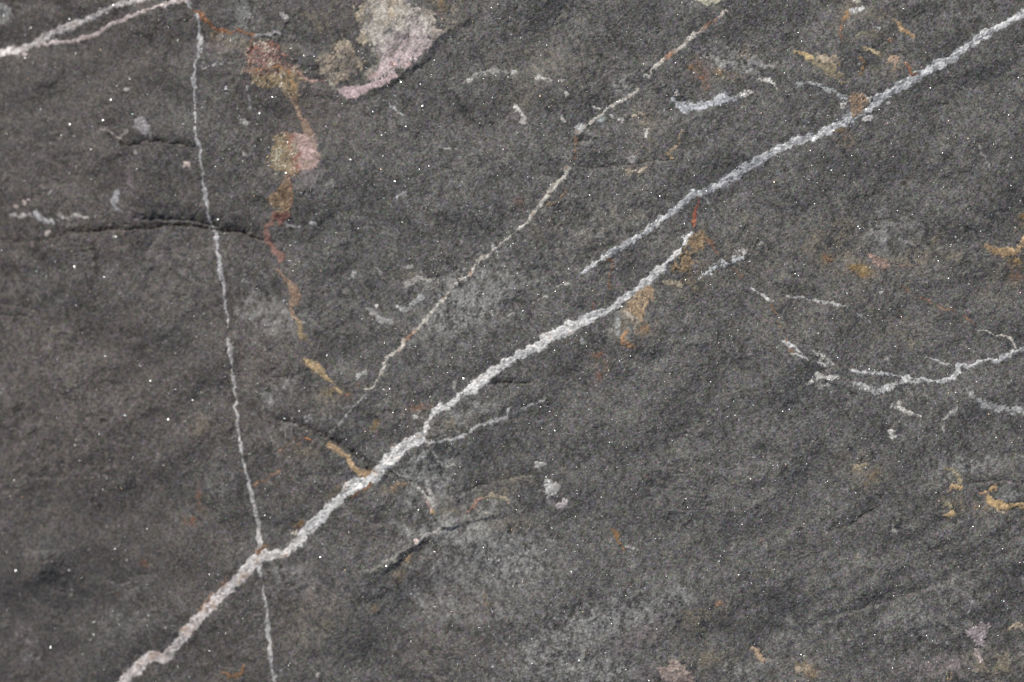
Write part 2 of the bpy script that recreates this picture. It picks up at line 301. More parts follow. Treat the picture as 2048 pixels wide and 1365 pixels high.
# ---------------------------------------------------------------- veins, films and crusts
PARTS = []
def mineral(name, win, F, colf, mat, label=None, k=0.16, cap=3.5, rough=1.6, coarse=1.2, halo=0.0, hcol=None, gr=0.3, seedshift=0, holes=0.0, wear=0.0):
    a, b, c, d = win
    ng = n_grain if seedshift % 2 == 0 else n_grain2
    F = F + rough * (0.45 * ng[c:d, a:b] + 0.45 * n_fib2[c:d, a:b] + 0.35 * n_fine[c:d, a:b]) + 0.75 * coarse * n_mid2[c:d, a:b] + 0.15
    if holes: F = np.minimum(F, (holes + 0.9 * n_mid[c:d, a:b] + 0.9 * n_fib[c:d, a:b]) * 2.0)
    col = colf(a, b, c, d)
    if name.startswith("calcite"): col = col * np.array([1.10, 1.075, 1.03], np.float32); F = F + 0.15
    if name.startswith("ochre"): col = col * 1.18
    col = col * (1 + (0.20 if mat is M_CRUST else 0.07) * n_fine[c:d, a:b] + 0.09 * n_fib2[c:d, a:b])[..., None]
    if wear:
        tw = np.clip(wear * (1 + 0.9 * n_mid2[c:d, a:b] + 0.9 * n_fib[c:d, a:b] + 0.7 * n_fine[c:d, a:b]), 0, 0.9)[..., None]; col = col * (1 - tw) + base[c:d, a:b] * 1.25 * tw
    if rough > .4:
        th = np.clip((0.86 if name == 'calcite_film' else 0.56) - F * 0.32 + 0.34 * n_fine[c:d, a:b] + 0.34 * n_fib[c:d, a:b] - 0.30, 0, 0.92)[..., None] * min(1, 0.45 + rough * 0.22) * (0.55 if mat is M_QUARTZ else 1.0)
        col = col * (1 - th) + base[c:d, a:b] * 1.15 * th
    if halo:
        t = (np.clip((F + halo) / halo, 0, 1) ** 2 * 0.75 * np.clip(0.55 + 0.45 * n_fib2[c:d, a:b], 0, 1))[..., None]
        base[c:d, a:b] = base[c:d, a:b] * (1 - t) + (col if hcol is None else hcol) * 0.75 * t
    PARTS.append((name, win, F, col, mat, label, k, cap, gr))
def flush():
    for i_, (name, (a, b, c, d), F, col, mat, label, k, cap, gr) in enumerate(PARTS):
        lift = 0.003 * (i_ + 1)
        ins = F > 0
        q = ins[:-1, :-1] | ins[1:, :-1] | ins[:-1, 1:] | ins[1:, 1:]
        if q.sum() < 3: continue
        off = np.clip(F, -1.2, cap) * k + gr * n_grain[c:d, a:b] * np.clip(F / 2.5, 0, 1) * 0.35
        off = off + lift * np.clip(F, 0, 1)
        off = np.where(F > 0, np.maximum(off, 0.10 * np.clip(F, 0, 1)), off)
        P = coords(a, b, c, d, off).reshape(-1, 3)
        w_ = b - a; idx = np.arange((d - c) * w_).reshape(d - c, w_)
        Q = np.stack([idx[1:, :-1], idx[1:, 1:], idx[:-1, 1:], idx[:-1, :-1]], -1)[q]
        used, inv = np.unique(Q.ravel(), return_inverse=True)
        grid_mesh(name, P[used], inv.reshape(-1, 4), col.reshape(-1, 3)[used], mat, label)
def pal(c1, c2, n=None, gain=0.45, dark=0.0, bias=0.5, mul=1.0):
    c1, c2 = [x * (1 - 0.32) + 0.32 * x.mean() for x in (srgb(*c1) * mul, srgb(*c2) * mul)]
    def f(a, b, c, d):
        t = np.clip(bias + gain * (0.75 * n_mid[c:d, a:b] + 0.6 * n_grain2[c:d, a:b] + 0.55 * n_fine[c:d, a:b]), 0, 1)[..., None]
        col = c1 * (1 - t) + c2 * t
        if dark:
            s = np.clip((n_fib[c:d, a:b] + 0.6 * n_grain2[c:d, a:b] - 1.5) * 1.2, 0, 1)[..., None] * dark
            col = col * (1 - s) + np.array([0.10, 0.10, 0.10], np.float32) * s
        return col.astype(np.float32)
    return f
WHITE = pal((236,233,227), (176,174,171), dark=0.7, bias=0.28, gain=.42)
BLUEW = pal((205,204,204), (160,159,158), dark=0.4, bias=0.42)
CREAM = pal((224,216,200), (176,168,152), dark=0.6)
GREYW = pal((212,210,205), (154,152,148), dark=0.6)
FAINT = pal((180,179,176), (132,131,128), dark=0.5)
PINKW = pal((216,196,190), (166,142,134), dark=0.6)
OCHRE = pal((196,160,100), (150,122,74), dark=0.4)
YOCH = pal((204,176,108), (164,138,84), dark=0.4)
BEIGE = pal((190,172,146), (142,124,98), dark=0.6)
ORANG = pal((196,132,78), (140,94,60), dark=0.4)
REDDY = pal((166,118,106), (104,72,62), dark=0.8)
RUSTC = pal((166,122,86), (116,86,62), dark=0.5)
PINKB = pal((206,168,164), (150,116,104), dark=0.4)
def L(name, pts, colf, label=None, mat=None, ws=1.0, **kw):
    pts = [(p[0], p[1], p[2] * ws) for p in pts]
    win, F = line_field(pts, 12); mineral(name, win, F, colf, mat or M_CRUST, label, **kw)
def B(name, x, y, rx, ry, colf, label=None, ang=0, **kw):
    t = R(ang); dx, dy = math.cos(t), -math.sin(t); e = max(rx - ry, 0.5)
    L(name, [(x - dx * e, y - dy * e, ry), (x + dx * e, y + dy * e, ry)], colf, label, **kw)
def PG(name, pts, colf, label=None, mat=None, grow=2.2, **kw):
    win, F = poly_field(pts, 14); F = F + grow + 2.2 * n_mid[win[2]:win[3], win[0]:win[1]]; mineral(name, win, F, colf, mat or M_CRUST, label, **kw)

Q = dict(mat=M_QUARTZ)
main = [(-190,1820,12),(-40,1640,10),(70,1540,13),(180,1432,13),(249,1361,13),(280,1333,14),(297,1315,12),(317,1313,11),(332,1317,11),(347,1296,12),(371,1267,12),(404,1228,13),(438,1191,13),(465,1171,13),(492,1141,14),(512,1118,14),
 (530,1111,12),(551,1107,11),(566,1106,5),(588,1094,13),(601,1078,12),(611,1063,9),(642,1036,12),(662,1016,10),(675,1005,10),(695,982,12),(716,969,15),(733,959,10),(753,948,14),(770,928,13),(793,906,13),(817,887,13),(838,879,13),
 (847,868,7),(854,851,5),(864,828,6),(877,816,9),(898,809,9),(918,795,8),(941,779,12),(962,763,11),(985,744,9),(1012,725,10),(1037,713,10),(1064,698,11),(1094,679,11),(1125,661,12),(1152,649,13),(1179,637,11),(1209,622,8),(1226,617,8),(1246,599,9),(1270,583,9),(1293,566,8),(1313,545,7),(1337,524,6),(1357,504,5),(1371,484,4),(1382,466,3)]
def MAINC(a, b, c, d):
    x = WHITE(a, b, c, d); y = PINKW(a, b, c, d)
    g = np.clip(1.1 * n_vein[c:d, a:b] - 0.75, 0, 1)[..., None] * .75; x = x * (1 - g) + srgb(138, 138, 138) * g
    t = np.clip((620 - U[c:d, a:b]) / 250, 0, 1)[..., None] * 0.55
    col = x * (1 - t) + y * t
    br = (np.clip(n_mid2[c:d, a:b] * 0.8 + 0.3 * n_grain[c:d, a:b] - 1.0 + 1.1 * t[..., 0], 0, 1) * 0.55)[..., None]
    return col * (1 - br) + srgb(168, 140, 116) * br
L("quartz_vein", main, MAINC, "broad white quartz vein climbing from the bottom left towards the middle right", ws=.87, rough=.8, coarse=2.2, halo=6, gr=0.5, **Q)
L("quartz_vein", [(1163,549,2.4),(1182,533,3.8),(1205,517,4.5),(1229,501,6),(1259,484,6),(1286,469,5),(1313,445,6),(1350,421,6.5),(1371,401,6),(1391,388,7.5),(1414,383,7.5),(1441,367,8),(1472,350,9),(1499,332,8),(1528,314,9),(1558,298,9),(1595,281,9.5),(1636,270,9),(1673,251,9),(1707,233,9.5),(1737,216,8),(1767,192,9.5),(1798,175,10),(1831,155,10),(1865,137,10),(1905,115,9.5),(1939,89,9),(1976,64,9),(2010,47,7),(2040,32,7),(2120,-15,9),(2300,-130,8),(2560,-290,9)],
  lambda a, b, c, d: (lambda x, g: x * (1 - g) + srgb(132, 134, 137) * g)(pal((226,225,222), (150,151,153), dark=0.9, bias=0.40, gain=.5)(a, b, c, d), np.clip(0.9 * n_vein[c:d, a:b] - 0.2, 0, 1)[..., None] * .85), "pale bluish white quartz vein running to the top right corner", ws=.86, rough=.75, coarse=1.7, halo=5, gr=0.5, **Q)
steep = [(352,-420,3),(360,-220,3.5),(371,-50,3),(377,3,4),(380,18,2.5),(394,32,3),(398,61,3.4),(399,84,5),(396,111,4),(389,135,3),(389,175,3),(388,202,2.8),(391,236,2.4),(394,266,3),(396,286,5),(401,303,3),(403,337,2.8),(410,388,3),(418,435,3),(430,467,2.8),(433,500,3),(438,531,4.6),(445,558,4),(448,585,2.6),(452,632,2.4),(455,654,1.3)]
L("quartz_vein", steep, pal((205,203,200), (140,138,138), dark=.7), "thin straight grey-white vein dropping from the top left, upper length", rough=.5, coarse=1.0, ws=.80, halo=3, **Q)
L("quartz_vein", [(458,676,1.4),(460,693,3.8),(465,730,2.8),(470,774,3),(474,814,3.4),(478,861,3.8),(484,902,3.4),(487,925,3.2),(494,956,3.6),(502,989,5),(511,1026,5.5),(516,1060,4.2),(519,1090,4.5),(520,1127,3),(525,1168,2.6),(532,1208,3),(537,1262,4),(542,1309,4),(547,1357,3),(553,1435,3),(566,1620,3.4),(584,1860,3)],
  pal((205,201,196), (144,140,136), dark=.7), "thin steep grey-white vein crossing the broad vein, lower length", rough=.5, coarse=1.0, ws=.80, halo=3, **Q)
L("quartz_vein", [(-480,260,9),(-280,185,7),(-110,132,8),(0,104,7.5),(37,96,6),(71,83,8.5),(94,69,6),(118,59,6.5),(148,47,5),(189,32,6.5),(222,15,5),(270,2,4.5),(320,-14,5),(360,-40,5)], pal((220,210,204), (160,148,142), dark=.6, bias=.35), "white vein slanting through the top left corner", rough=1.2, halo=5, **Q)
L("quartz_vein", [(71,87,4),(101,83,3.4),(135,81,3.2),(162,74,3.6),(199,61,3.4),(236,42,3.6),(280,25,3.2),(320,12,3),(348,6,4),(378,0,4)], PINKW, "narrow pinkish branch below the top left vein", rough=.9, coarse=.6, halo=4, **Q)
B("quartz_vein", 44, 108, 8, 6, PINKW, "short pinkish spur under the top left vein", halo=4, **Q)
B("calcite_spot", 1, 28, 4, 18, FAINT, ang=90, halo=5)
def V5C(a, b, c, d):
    x = CREAM(a, b, c, d); y = ORANG(a, b, c, d)
    t = np.clip(n_mid2[c:d, a:b] * 0.9 - 0.9, 0, 1) * .7
    for (px, py, r) in ((820,672,16),(729,790,10),(1153,283,12),(1150,314,14),(1419,48,22),(1340,112,14)):
        pu, pv = to_plane(px, py); t = np.maximum(t, np.exp(-((U[c:d, a:b] - pu) ** 2 + (V[c:d, a:b] - pv) ** 2) / r ** 2))
    t = t[..., None]; return x * (1 - t) + y * t
L("mineral_thread", [(1450,24,3),(1431,40,2.4),(1408,56,2.4),(1387,71,3),(1374,86,3.6),(1350,103,3.8),(1330,118,3),(1310,135,2.8),(1298,155,1.5)], V5C, "cream and rusty thread near the top, right of centre", rough=1.0, coarse=.6, halo=4)
L("mineral_thread", [(1276,177,1.4),(1253,195,1.9),(1232,206,2.8),(1205,226,1.9),(1175,249,1.4),(1160,258,4.5),(1154,268,3)], V5C, "cream thread ending in a white spot", rough=.9, coarse=.6, halo=4)
L("rust_thread", [(1154,276,1.8),(1152,296,1.4),(1150,317,2.6)], RUSTC, rough=1.0, coarse=.5, halo=5)
L("mineral_thread", [(1135,336,3.6),(1128,354,3.4),(1120,362,3.5),(1108,372,6.5),(1091,394,3.4),(1071,421,3),(1044,452,2.4),(1022,470,1.5),(1002,487,1.9),(982,504,2),(967,514,5.5),(952,531,4),(935,551,3.6),(908,571,2.2),(891,595,2.6),(867,619,3.8),(851,639,3.8),(836,655,3),(820,672,4),(797,699,3.8),(773,716,3.8),(768,731,1.8),(761,753,1.9),(743,775,2.8),(731,777,1.9)], V5C, "long thin cream thread with an orange stretch, parallel to the broad vein", ws=.8, rough=1.1, coarse=.6, halo=5)
L("mineral_thread", [(729,790,2.6),(715,806,1.1),(702,821,1.5),(685,840,.8),(672,853,1.2),(652,873,.5)], FAINT, rough=.8, coarse=.5, halo=4)
L("quartz_vein", [(2520,600,6),(2320,640,5),(2140,672,5),(2048,698,4),(2034,703,4),(2010,715,5.4),(1997,721,3.4),(1970,721,2.4),(1946,730,3),(1926,731,3.8),(1918,736,6),(1912,750,4.2),(1895,758,3.2),(1879,763,3.2),(1852,760,2.6),(1825,757,2.4),(1798,752,2.4),(1764,747,1.8),(1730,745,1.4),(1697,742,1.1)],
  pal((222,222,218), (164,164,162), dark=.5), "thin white vein coming in from the right edge with a stepped kink", ws=.85, rough=.8, coarse=.9, halo=4, **Q)
L("mineral_thread", [(2036,699,1.4),(2027,683,1.4),(2013,672,1.6),(1993,671,1.5),(1973,664,1.4),(1961,660,1)], CREAM, rough=.6, coarse=.4, halo=2)
L("mineral_thread", [(1904,731,1.4),(1889,728,1.5),(1872,720,1),(1852,715,.8)], GREYW, rough=.6, coarse=.4, halo=2)
L("rust_thread", [(1948,650,1.2),(1929,632,1),(1905,622,.7),(1882,615,1),(1845,595,1),(1814,576,1.2),(1794,561,1.2)], RUSTC, "hair-thin rusty thread near the right edge", rough=.9, coarse=.4, halo=2)
L("calcite_film", [(1690,760,2.5),(1712,766,4),(1728,774,5.5),(1744,779,6.5),(1771,778,5.5),(1791,770,7),(1814,762,7),(1841,763,3.6),(1866,765,1.5)], pal((196,198,200), (140,142,144), dark=.7), "feathery white film along the lower side of the right-hand vein", ws=.75, rough=2.4, coarse=1.2, halo=9)
L("calcite_film", [(1680,757,2),(1663,755,4),(1639,753,6),(1619,765,3.5)], GREYW, rough=2.6, coarse=1.4, halo=8)
L("calcite_film", [(1626,703,4),(1639,712,6),(1634,724,5),(1648,730,3)], GREYW, rough=2.8, coarse=1.4, halo=9)
L("calcite_film", [(1650,712,2),(1662,728,2.5)], FAINT, rough=1.8, halo=6)
B("calcite_film", 1646, 774, 12, 4, FAINT, rough=2.8, halo=9)
L("mineral_thread", [(1560,679,1.5),(1575,689,1.8),(1592,701,1.4),(1602,708,1)], GREYW, rough=.8, coarse=.5, halo=3)
L("mineral_thread", [(1579,706,1),(1592,711,1.8),(1604,716,2),(1612,721,1)], GREYW, rough=.8, coarse=.5, halo=3)
L("mineral_thread", [(1507,578,1),(1520,586,2),(1528,594,3),(1541,605,2)], GREYW, rough=1.2, coarse=.5, halo=4)
L("rust_thread", [(1541,607,.9),(1551,635,.8),(1566,665,.9),(1572,690,1.0),(1582,706,1.1)], RUSTC, rough=.8, coarse=.4, halo=3)
L("mineral_thread", [(1572,593,1),(1602,597,1.9),(1629,602,1.5),(1649,603,2),(1673,608,1.4),(1697,617,1)], GREYW, "hair-thin white thread right of the middle", rough=.9, coarse=.5, halo=3)
L("mineral_thread", [(1712,627,1),(1727,634,1.6),(1742,644,1)], FAINT, rough=.9, coarse=.5, halo=4)
L("calcite_film", [(1937,782,2),(1949,797,4.5),(1970,811,7.5),(2000,817,6.5),(2027,822,5.5),(2048,826,6),(2120,838,7)], pal((176,178,180), (128,130,132), dark=.7), "wide hazy white streak at the right edge", rough=3.0, coarse=1.6, halo=10)
L("calcite_film", [(1799,804,2.2),(1804,817,4.2),(1818,826,3.2),(1832,829,1.5),(1840,833,1.6)], GREYW, rough=1.4, halo=6)
B("calcite_spot", 1786, 814, 5, 3.5, FAINT, rough=1.6, halo=5)
L("calcite_film", [(1913,816,2),(1899,829,4),(1889,844,2),(1887,866,1.4)], FAINT, rough=1.5, halo=6)
B("calcite_spot", 1781, 871, 10, 4.5, GREYW, ang=95, rough=2.0, halo=4)
L("mineral_thread", [(857,886,2),(884,881,2.6),(918,876,1.5),(935,868,1.5),(948,856,3),(972,848,2.8),(999,838,2.4),(1013,833,2.6),(1017,817,1.4)], GREYW, "thin white thread branching right from the broad vein", rough=1.0, coarse=.6, halo=5)
L("mineral_thread", [(1044,817,1.5),(1058,812,2.2),(1071,807,1.5)], FAINT, rough=1.2, halo=5)
L("mineral_thread", [(1074,806,1.4),(1084,801,2.6),(1096,794,2)], GREYW, rough=1.2, halo=4)
L("calcite_film", [(1344,199,3),(1355,208,5.5),(1366,216,9),(1381,215,8),(1394,213,5),(1408,211,7),(1425,206,8),(1440,200,10),(1450,196,8),(1472,199,3.5)], pal((196,202,212), (146,150,158), dark=.6), "pale blue-grey smear near the top, right of centre", rough=2.4, coarse=1.4, halo=4)
L("calcite_film", [(1474,195,3),(1487,189,4.5),(1502,184,4)], GREYW, rough=2.2, coarse=1.2, halo=4)
B("calcite_spot", 1354, 187, 5, 4, GREYW, rough=1.8)
L("calcite_film", [(1425,115,4),(1445,125,5),(1465,127,3.5),(1482,140,4.5),(1500,143,4),(1520,150,2.5)], pal((172,174,172), (126,126,122), dark=.6), rough=2.4, coarse=1.5, halo=9)
L("calcite_film", [(1463,114,2),(1470,126,3),(1480,136,3)], FAINT, rough=2, halo=6)
L("calcite_film", [(1512,126,3),(1528,131,5),(1545,133,4),(1556,128,2)], FAINT, rough=2.4, coarse=1.5, halo=9)
L("calcite_film", [(1518,157,3),(1530,160,4),(1543,165,3),(1554,176,2.6)], GREYW, rough=2.2, halo=5)
L("calcite_film", [(1594,166,4),(1606,168,3.4),(1620,168,2.2),(1636,172,3),(1653,182,3.8),(1673,188,3.8),(1690,192,4.2)], pal((184,190,192), (134,138,140), dark=.7), "broken line of white specks left of the upper right vein", rough=2.6, coarse=1.2, halo=5)
B("calcite_spot", 1686, 211, 6, 3, GREYW, ang=100, rough=1.8, halo=3)
L("calcite_film", [(1728,190,3),(1740,197,3)], GREYW, rough=2, halo=4)
B("calcite_spot", 1736, 238, 10, 5.5, BLUEW, ang=15, rough=2, halo=4)
B("calcite_spot", 1778, 206, 4, 3, BLUEW, rough=1.4, halo=3)
L("calcite_film", [(926,167,4),(948,155,4.4),(972,145,3.4),(995,143,2.6),(1013,147,2.8),(1031,146,3)], FAINT, "dull white arc near the top centre", rough=1.9, halo=7)
B("calcite_spot", 1028, 144, 6, 3, GREYW, rough=1.5, halo=4)
L("calcite_film", [(1078,157,3),(1092,160,1.6),(1104,162,2)], FAINT, rough=1.8, halo=5)
B("calcite_spot", 1128, 163, 7, 3, FAINT, rough=1.8, halo=5)
L("calcite_spot", [(1030,215,3.2),(1037,222,3.2),(1045,232,4.4),(1043,244,4.4)], GREYW, rough=1.4, halo=4)
L("mineral_thread", [(768,197,1.4),(786,216,1.9),(810,233,1.4)], FAINT, rough=.8, halo=4)
L("mineral_thread", [(880,296,2.6),(892,298,2.2),(908,299,2),(926,300,1.8)], FAINT, rough=.9, halo=4)
L("mineral_thread", [(797,394,2),(813,387,2)], FAINT, rough=.9, halo=4)
L("mineral_thread", [(507,72,2.6),(522,73,2.4),(540,70,3.8),(561,69,2.8)], pal((200,196,190), (150,144,138)), "short pale streak below a white spot, top left of centre", rough=1.0, halo=4)
B("calcite_spot", 567, 32, 9, 5.5, pal((186,184,182), (140,138,136)), ang=-20, rough=1.3, halo=4)
L("mineral_thread", [(577,450,1.8),(588,454,1.8),(600,454,2)], FAINT, rough=.8, halo=3)
L("mineral_thread", [(610,454,1.6),(622,450,2),(632,451,2),(642,458,1.5)], FAINT, rough=.8, halo=3)
B("calcite_spot", 758, 543, 10, 4, pal((180,178,176), (134,132,130)), ang=-65, rough=1.2, halo=4)
B("calcite_spot", 818, 533, 7, 4, pal((176,176,172), (130,130,128)), rough=1.2, halo=3)
B("calcite_spot", 753, 613, 3, 2.6, WHITE, rough=.8)
B("calcite_spot", 705, 550, 7, 3, FAINT, ang=50, rough=2.2, halo=7)
L("calcite_spot", [(738,622,3),(744,627,4),(756,635,3),(768,641,4.4),(784,645,1.6)], pal((170,170,170), (126,126,126)), rough=1.6, halo=6)
L("calcite_spot", [(792,615,2.4),(810,618,2.8),(822,612,1.8),(832,600,5.4),(847,595,4)], pal((186,190,192), (138,140,142)), rough=1.7, halo=6)
L("calcite_film", [(812,575,3),(830,562,5),(838,558,4),(862,563,3),(884,566,2),(904,573,2)], FAINT, rough=2.4, coarse=1.5, halo=10)
B("calcite_spot", 830, 835, 4.5, 4, GREYW, rough=1.2, halo=3)
B("calcite_spot", 911, 771, 9, 2.6, GREYW, ang=-80, rough=1.0, halo=3)
B("calcite_spot", 957, 736, 5, 2, GREYW, ang=-60, rough=1.0, halo=3)
L("mineral_thread", [(714,762,2),(716,752,2),(724,747,2.6),(734,744,1.8)], GREYW, rough=1.2, halo=4)
L("rust_thread", [(716,764,1.2),(718,774,1.4)], RUSTC, rough=.8, halo=3)
PG("calcite_spot", [(272,238),(280,232),(288,240),(296,252),(301,268),(290,270),(282,258),(272,252)], pal((168,166,172), (124,120,124)), "grey-white spot beside the short upper crack at the left", rough=1.6, halo=6)
L("calcite_film", [(205,257,3.6),(216,262,2),(226,269,1.6),(239,277,3.6),(245,268,1.6),(256,261,3)], pal((158,150,148), (118,110,108)), rough=1.4, halo=4)
B("calcite_spot", 252, 179, 6, 3, FAINT, rough=1.2, halo=4)
B("calcite_spot", 270, 305, 3, 3.5, FAINT, rough=1.0, halo=4)
L("calcite_film", [(20,430,2.6),(35,432,3),(52,431,3.4),(60,428,2)], pal((186,184,182), (140,136,134)), rough=1.2, halo=4)
L("calcite_film", [(70,427,5.5),(78,435,8),(90,441,7),(104,440,4.5)], pal((180,180,186), (136,134,138)), "rounded grey-white spot in the row above the left-hand crack", rough=1.6, halo=4)
L("calcite_film", [(117,428,5.4),(122,434,4),(134,436,2.4),(148,434,3.8),(158,433,4),(174,434,2)], pal((184,182,180), (138,134,132)), rough=1.5, halo=5)
L("calcite_spot", [(231,390,7.5),(228,406,7.5),(236,416,4),(242,425,2.6)], pal((164,166,172), (122,122,126)), "soft grey-white spot above the left-hand crack", rough=1.6, halo=6)
B("calcite_spot", 99, 387, 4.5, 4, FAINT, rough=1, halo=4)
B("calcite_spot", 47, 405, 3, 2.5, PINKW, rough=1, halo=3); B("calcite_spot", 58, 400, 3, 2, PINKW, rough=1, halo=3); B("calcite_spot", 31, 413, 3, 2, PINKW, rough=1, halo=3)
B("calcite_spot", 94, 467, 7, 3.4, pal((190,180,172), (150,140,132)), ang=50, rough=.8, halo=3)
B("calcite_spot", 232, 474, 4, 2.4, GREYW, rough=.8)
L("mineral_thread", [(58,740,1.6),(64,748,2.6),(72,742,2),(94,740,2)], pal((130,116,112), (104,94,90)), rough=1.0, halo=5)
B("calcite_spot", 490, 243, 7, 4.2, FAINT, ang=-45, rough=1.1, halo=4)
L("mineral_thread", [(497,178,1.6),(500,200,2),(502,218,1.2)], FAINT, rough=1.0, halo=5)
L("mineral_thread", [(402,135,1.2),(430,131,1.2),(470,128,1.8)], FAINT, rough=1.0, halo=4)
B("calcite_spot", 493, 310, 5, 3.5, FAINT, rough=1.6, halo=5); B("calcite_spot", 374, 328, 3, 6, PINKW, ang=80, rough=1.2, halo=5)
B("calcite_spot", 1081, 928, 11, 5, BLUEW, "small flat white spot above a pair of white spots", rough=1.2, coarse=.8, halo=2)
PG("calcite_spot", [(1090,966),(1098,962),(1108,960),(1116,953),(1118,956),(1110,968),(1114,972),(1120,969),(1123,976),(1112,983),(1106,990),(1101,997),(1092,992)], BLUEW, "ragged white spot right of centre, lower half", grow=-0.3, rough=1.0, coarse=.6, halo=2)
PG("calcite_spot", [(1109,1011),(1118,1002),(1134,995),(1136,1006),(1129,1018),(1117,1020)], pal((206,196,200), (160,150,152), dark=.5), "pinkish white spot below the ragged white one", grow=-0.5, rough=1.0, coarse=.6, halo=2)
L("calcite_film", [(1402,555,2.4),(1418,543,2.6),(1431,532,4),(1444,523,4),(1456,528,2.4),(1472,519,3.8),(1484,517,2)], pal((206,214,220), (140,144,148), dark=.9), "broken row of glassy white specks right of the rusty patch", rough=3.0, coarse=1.3, halo=4)
L("calcite_film", [(1468,512,2.4),(1482,504,3),(1493,503,2)], GREYW, rough=2.6, halo=3)
B("calcite_spot", 1521, 489, 8, 3, FAINT, ang=25, rough=2, halo=4)
L("mineral_thread", [(1411,398,1.2),(1420,410,1.3),(1430,427,2)], FAINT, rough=.8, halo=2)
B("calcite_spot", 1202, 238, 8, 5, pal((170,184,186), (130,138,138)), ang=30, rough=1.6, halo=3)
B("calcite_spot", 1160, 254, 7, 5.5, pal((196,202,204), (150,154,156)), ang=20, rough=1.6, halo=3)
B("calcite_spot", 1190, 214, 14, 2, GREYW, ang=-10, rough=1.8, halo=4)
for x, y, r in ((1246,239,3.2),(1226,231,2.8),(1130,190,3.6),(1290,262,4),(1178,262,2),(1290,152,2.4),(1128,241,3)):
    B("calcite_spot", x, y, r * 1.5, r, GREYW, ang=-40, rough=1.5, halo=4)
B("calcite_spot", 1291, 266, 9, 3.6, GREYW, ang=75, rough=1.2, halo=4)
B("calcite_spot", 1263, 318, 9, 6.5, pal((168,168,168), (128,126,124)), ang=20, rough=1.4, halo=4)
L("mineral_thread", [(1270,306,1.5),(1286,293,2.2)], BEIGE, rough=1, halo=4)
L("calcite_film", [(830,925,3.4),(844,912,5),(856,903,3.4)], pal((178,180,182), (132,134,136)), "short grey-white smear below the broad vein's fork", rough=1.6, halo=5)
L("calcite_film", [(867,906,4),(872,916,3)], FAINT, rough=2, halo=8)
L("calcite_film", [(787,943,2.4),(800,949,3),(815,956,4.4),(837,960,4)], FAINT, rough=2.2, halo=8)
L("calcite_film", [(856,962,3),(860,985,3),(868,1005,3)], FAINT, rough=2.4, halo=9)
B("calcite_spot", 636, 1352, 8, 4, pal((176,168,168), (136,128,128)), ang=60, rough=1.2, halo=3)
L("calcite_film", [(734,1143,2),(748,1136,2.6),(757,1130,4),(772,1122,2.4),(795,1106,1.6),(806,1099,1.6)], pal((150,150,142), (112,112,106)), "pale rim above the slanting crack at the bottom centre", rough=1.8, halo=6)
B("calcite_spot", 830, 1081, 5, 4, PINKW, rough=1.0, halo=3)
L("calcite_film", [(812,1052,3),(822,1074,3.4),(840,1072,2.4),(864,1066,3),(884,1054,3)], FAINT, rough=2.4, halo=9)
L("calcite_film", [(1252,1094,1.6),(1264,1095,2.6),(1274,1099,2)], FAINT, rough=1.1, halo=3)
L("quartz_spur", [(1222,650,1.2),(1164,684,1.2)], FAINT, rough=.6, halo=0) if False else None
B("mineral_thread", 1163, 680, 9, 1.2, FAINT, ang=-82, rough=.8, halo=3)
L("mineral_thread", [(1232,624,2.6),(1237,638,3.4),(1238,652,3.4),(1235,668,2.4)], pal((160,162,156), (120,120,114)), rough=1.4, halo=6)
L("mineral_thread", [(1240,627,1.6),(1258,628,2.2),(1268,637,2.8),(1280,641,2.6),(1272,650,2),(1270,666,1.8)], pal((186,172,150), (140,128,108)), rough=1.3, halo=6)
L("calcite_film", [(1144,562,1.6),(1132,566,2),(1112,574,1.6)], FAINT, rough=1.8, halo=4)
L("calcite_film", [(1092,592,2.4),(1076,602,2),(1066,606,2)], FAINT, rough=1.8, halo=4)
L("calcite_film", [(1028,628,1.6),(1010,634,2)], FAINT, rough=1.8, halo=4)
L("mineral_thread", [(1700,24,2),(1712,19,2.2),(1724,16,4)], GREYW, rough=1.2, halo=3)
B("calcite_spot", 1715, 1, 6, 4, pal((214,208,190), (160,156,142)), rough=1, halo=3)
L("mineral_thread", [(1759,58,1.5),(1751,53,2)], FAINT, rough=1, halo=4); L("mineral_thread", [(1907,473,1),(1914,482,1.8)], FAINT, rough=.8, halo=4)
L("mineral_thread", [(1764,580,2),(1760,592,1.6)], GREYW, rough=1.6, halo=6); L("mineral_thread", [(1946,272,1.0),(1956,292,1.2),(1974,334,1)], FAINT, rough=.5, halo=2)
L("mineral_thread", [(1784,1052,1),(1790,1061,2),(1792,1066,1)], pal((190,184,170), (150,144,130)), rough=.5, halo=2)
L("mineral_thread", [(1944,1202,1.4),(1943,1215,2),(1940,1224,1.4)], FAINT, rough=.8, halo=4)
L("mineral_thread", [(1610,327,1),(1624,320,1.4),(1640,310,.8)], FAINT, rough=.6, halo=3)
L("calcite_film", [(2004,1270,2),(2020,1258,2.6),(2036,1250,3),(2046,1256,4)], BEIGE, rough=2, halo=8)

L("calcite_film", [(836,975,3),(846,986,4),(856,1000,4),(866,1012,3)], GREYW, rough=2.4, halo=9)
L("calcite_film", [(876,925,2),(890,934,3),(908,930,2)], FAINT, rough=2.4, halo=9)
L("mineral_thread", [(905,583,1),(930,590,1.2),(948,604,.8)], FAINT, rough=.8, halo=4)
L("mineral_thread", [(985,490,1),(990,500,1.2),(996,506,.8)], FAINT, rough=.4, halo=2)
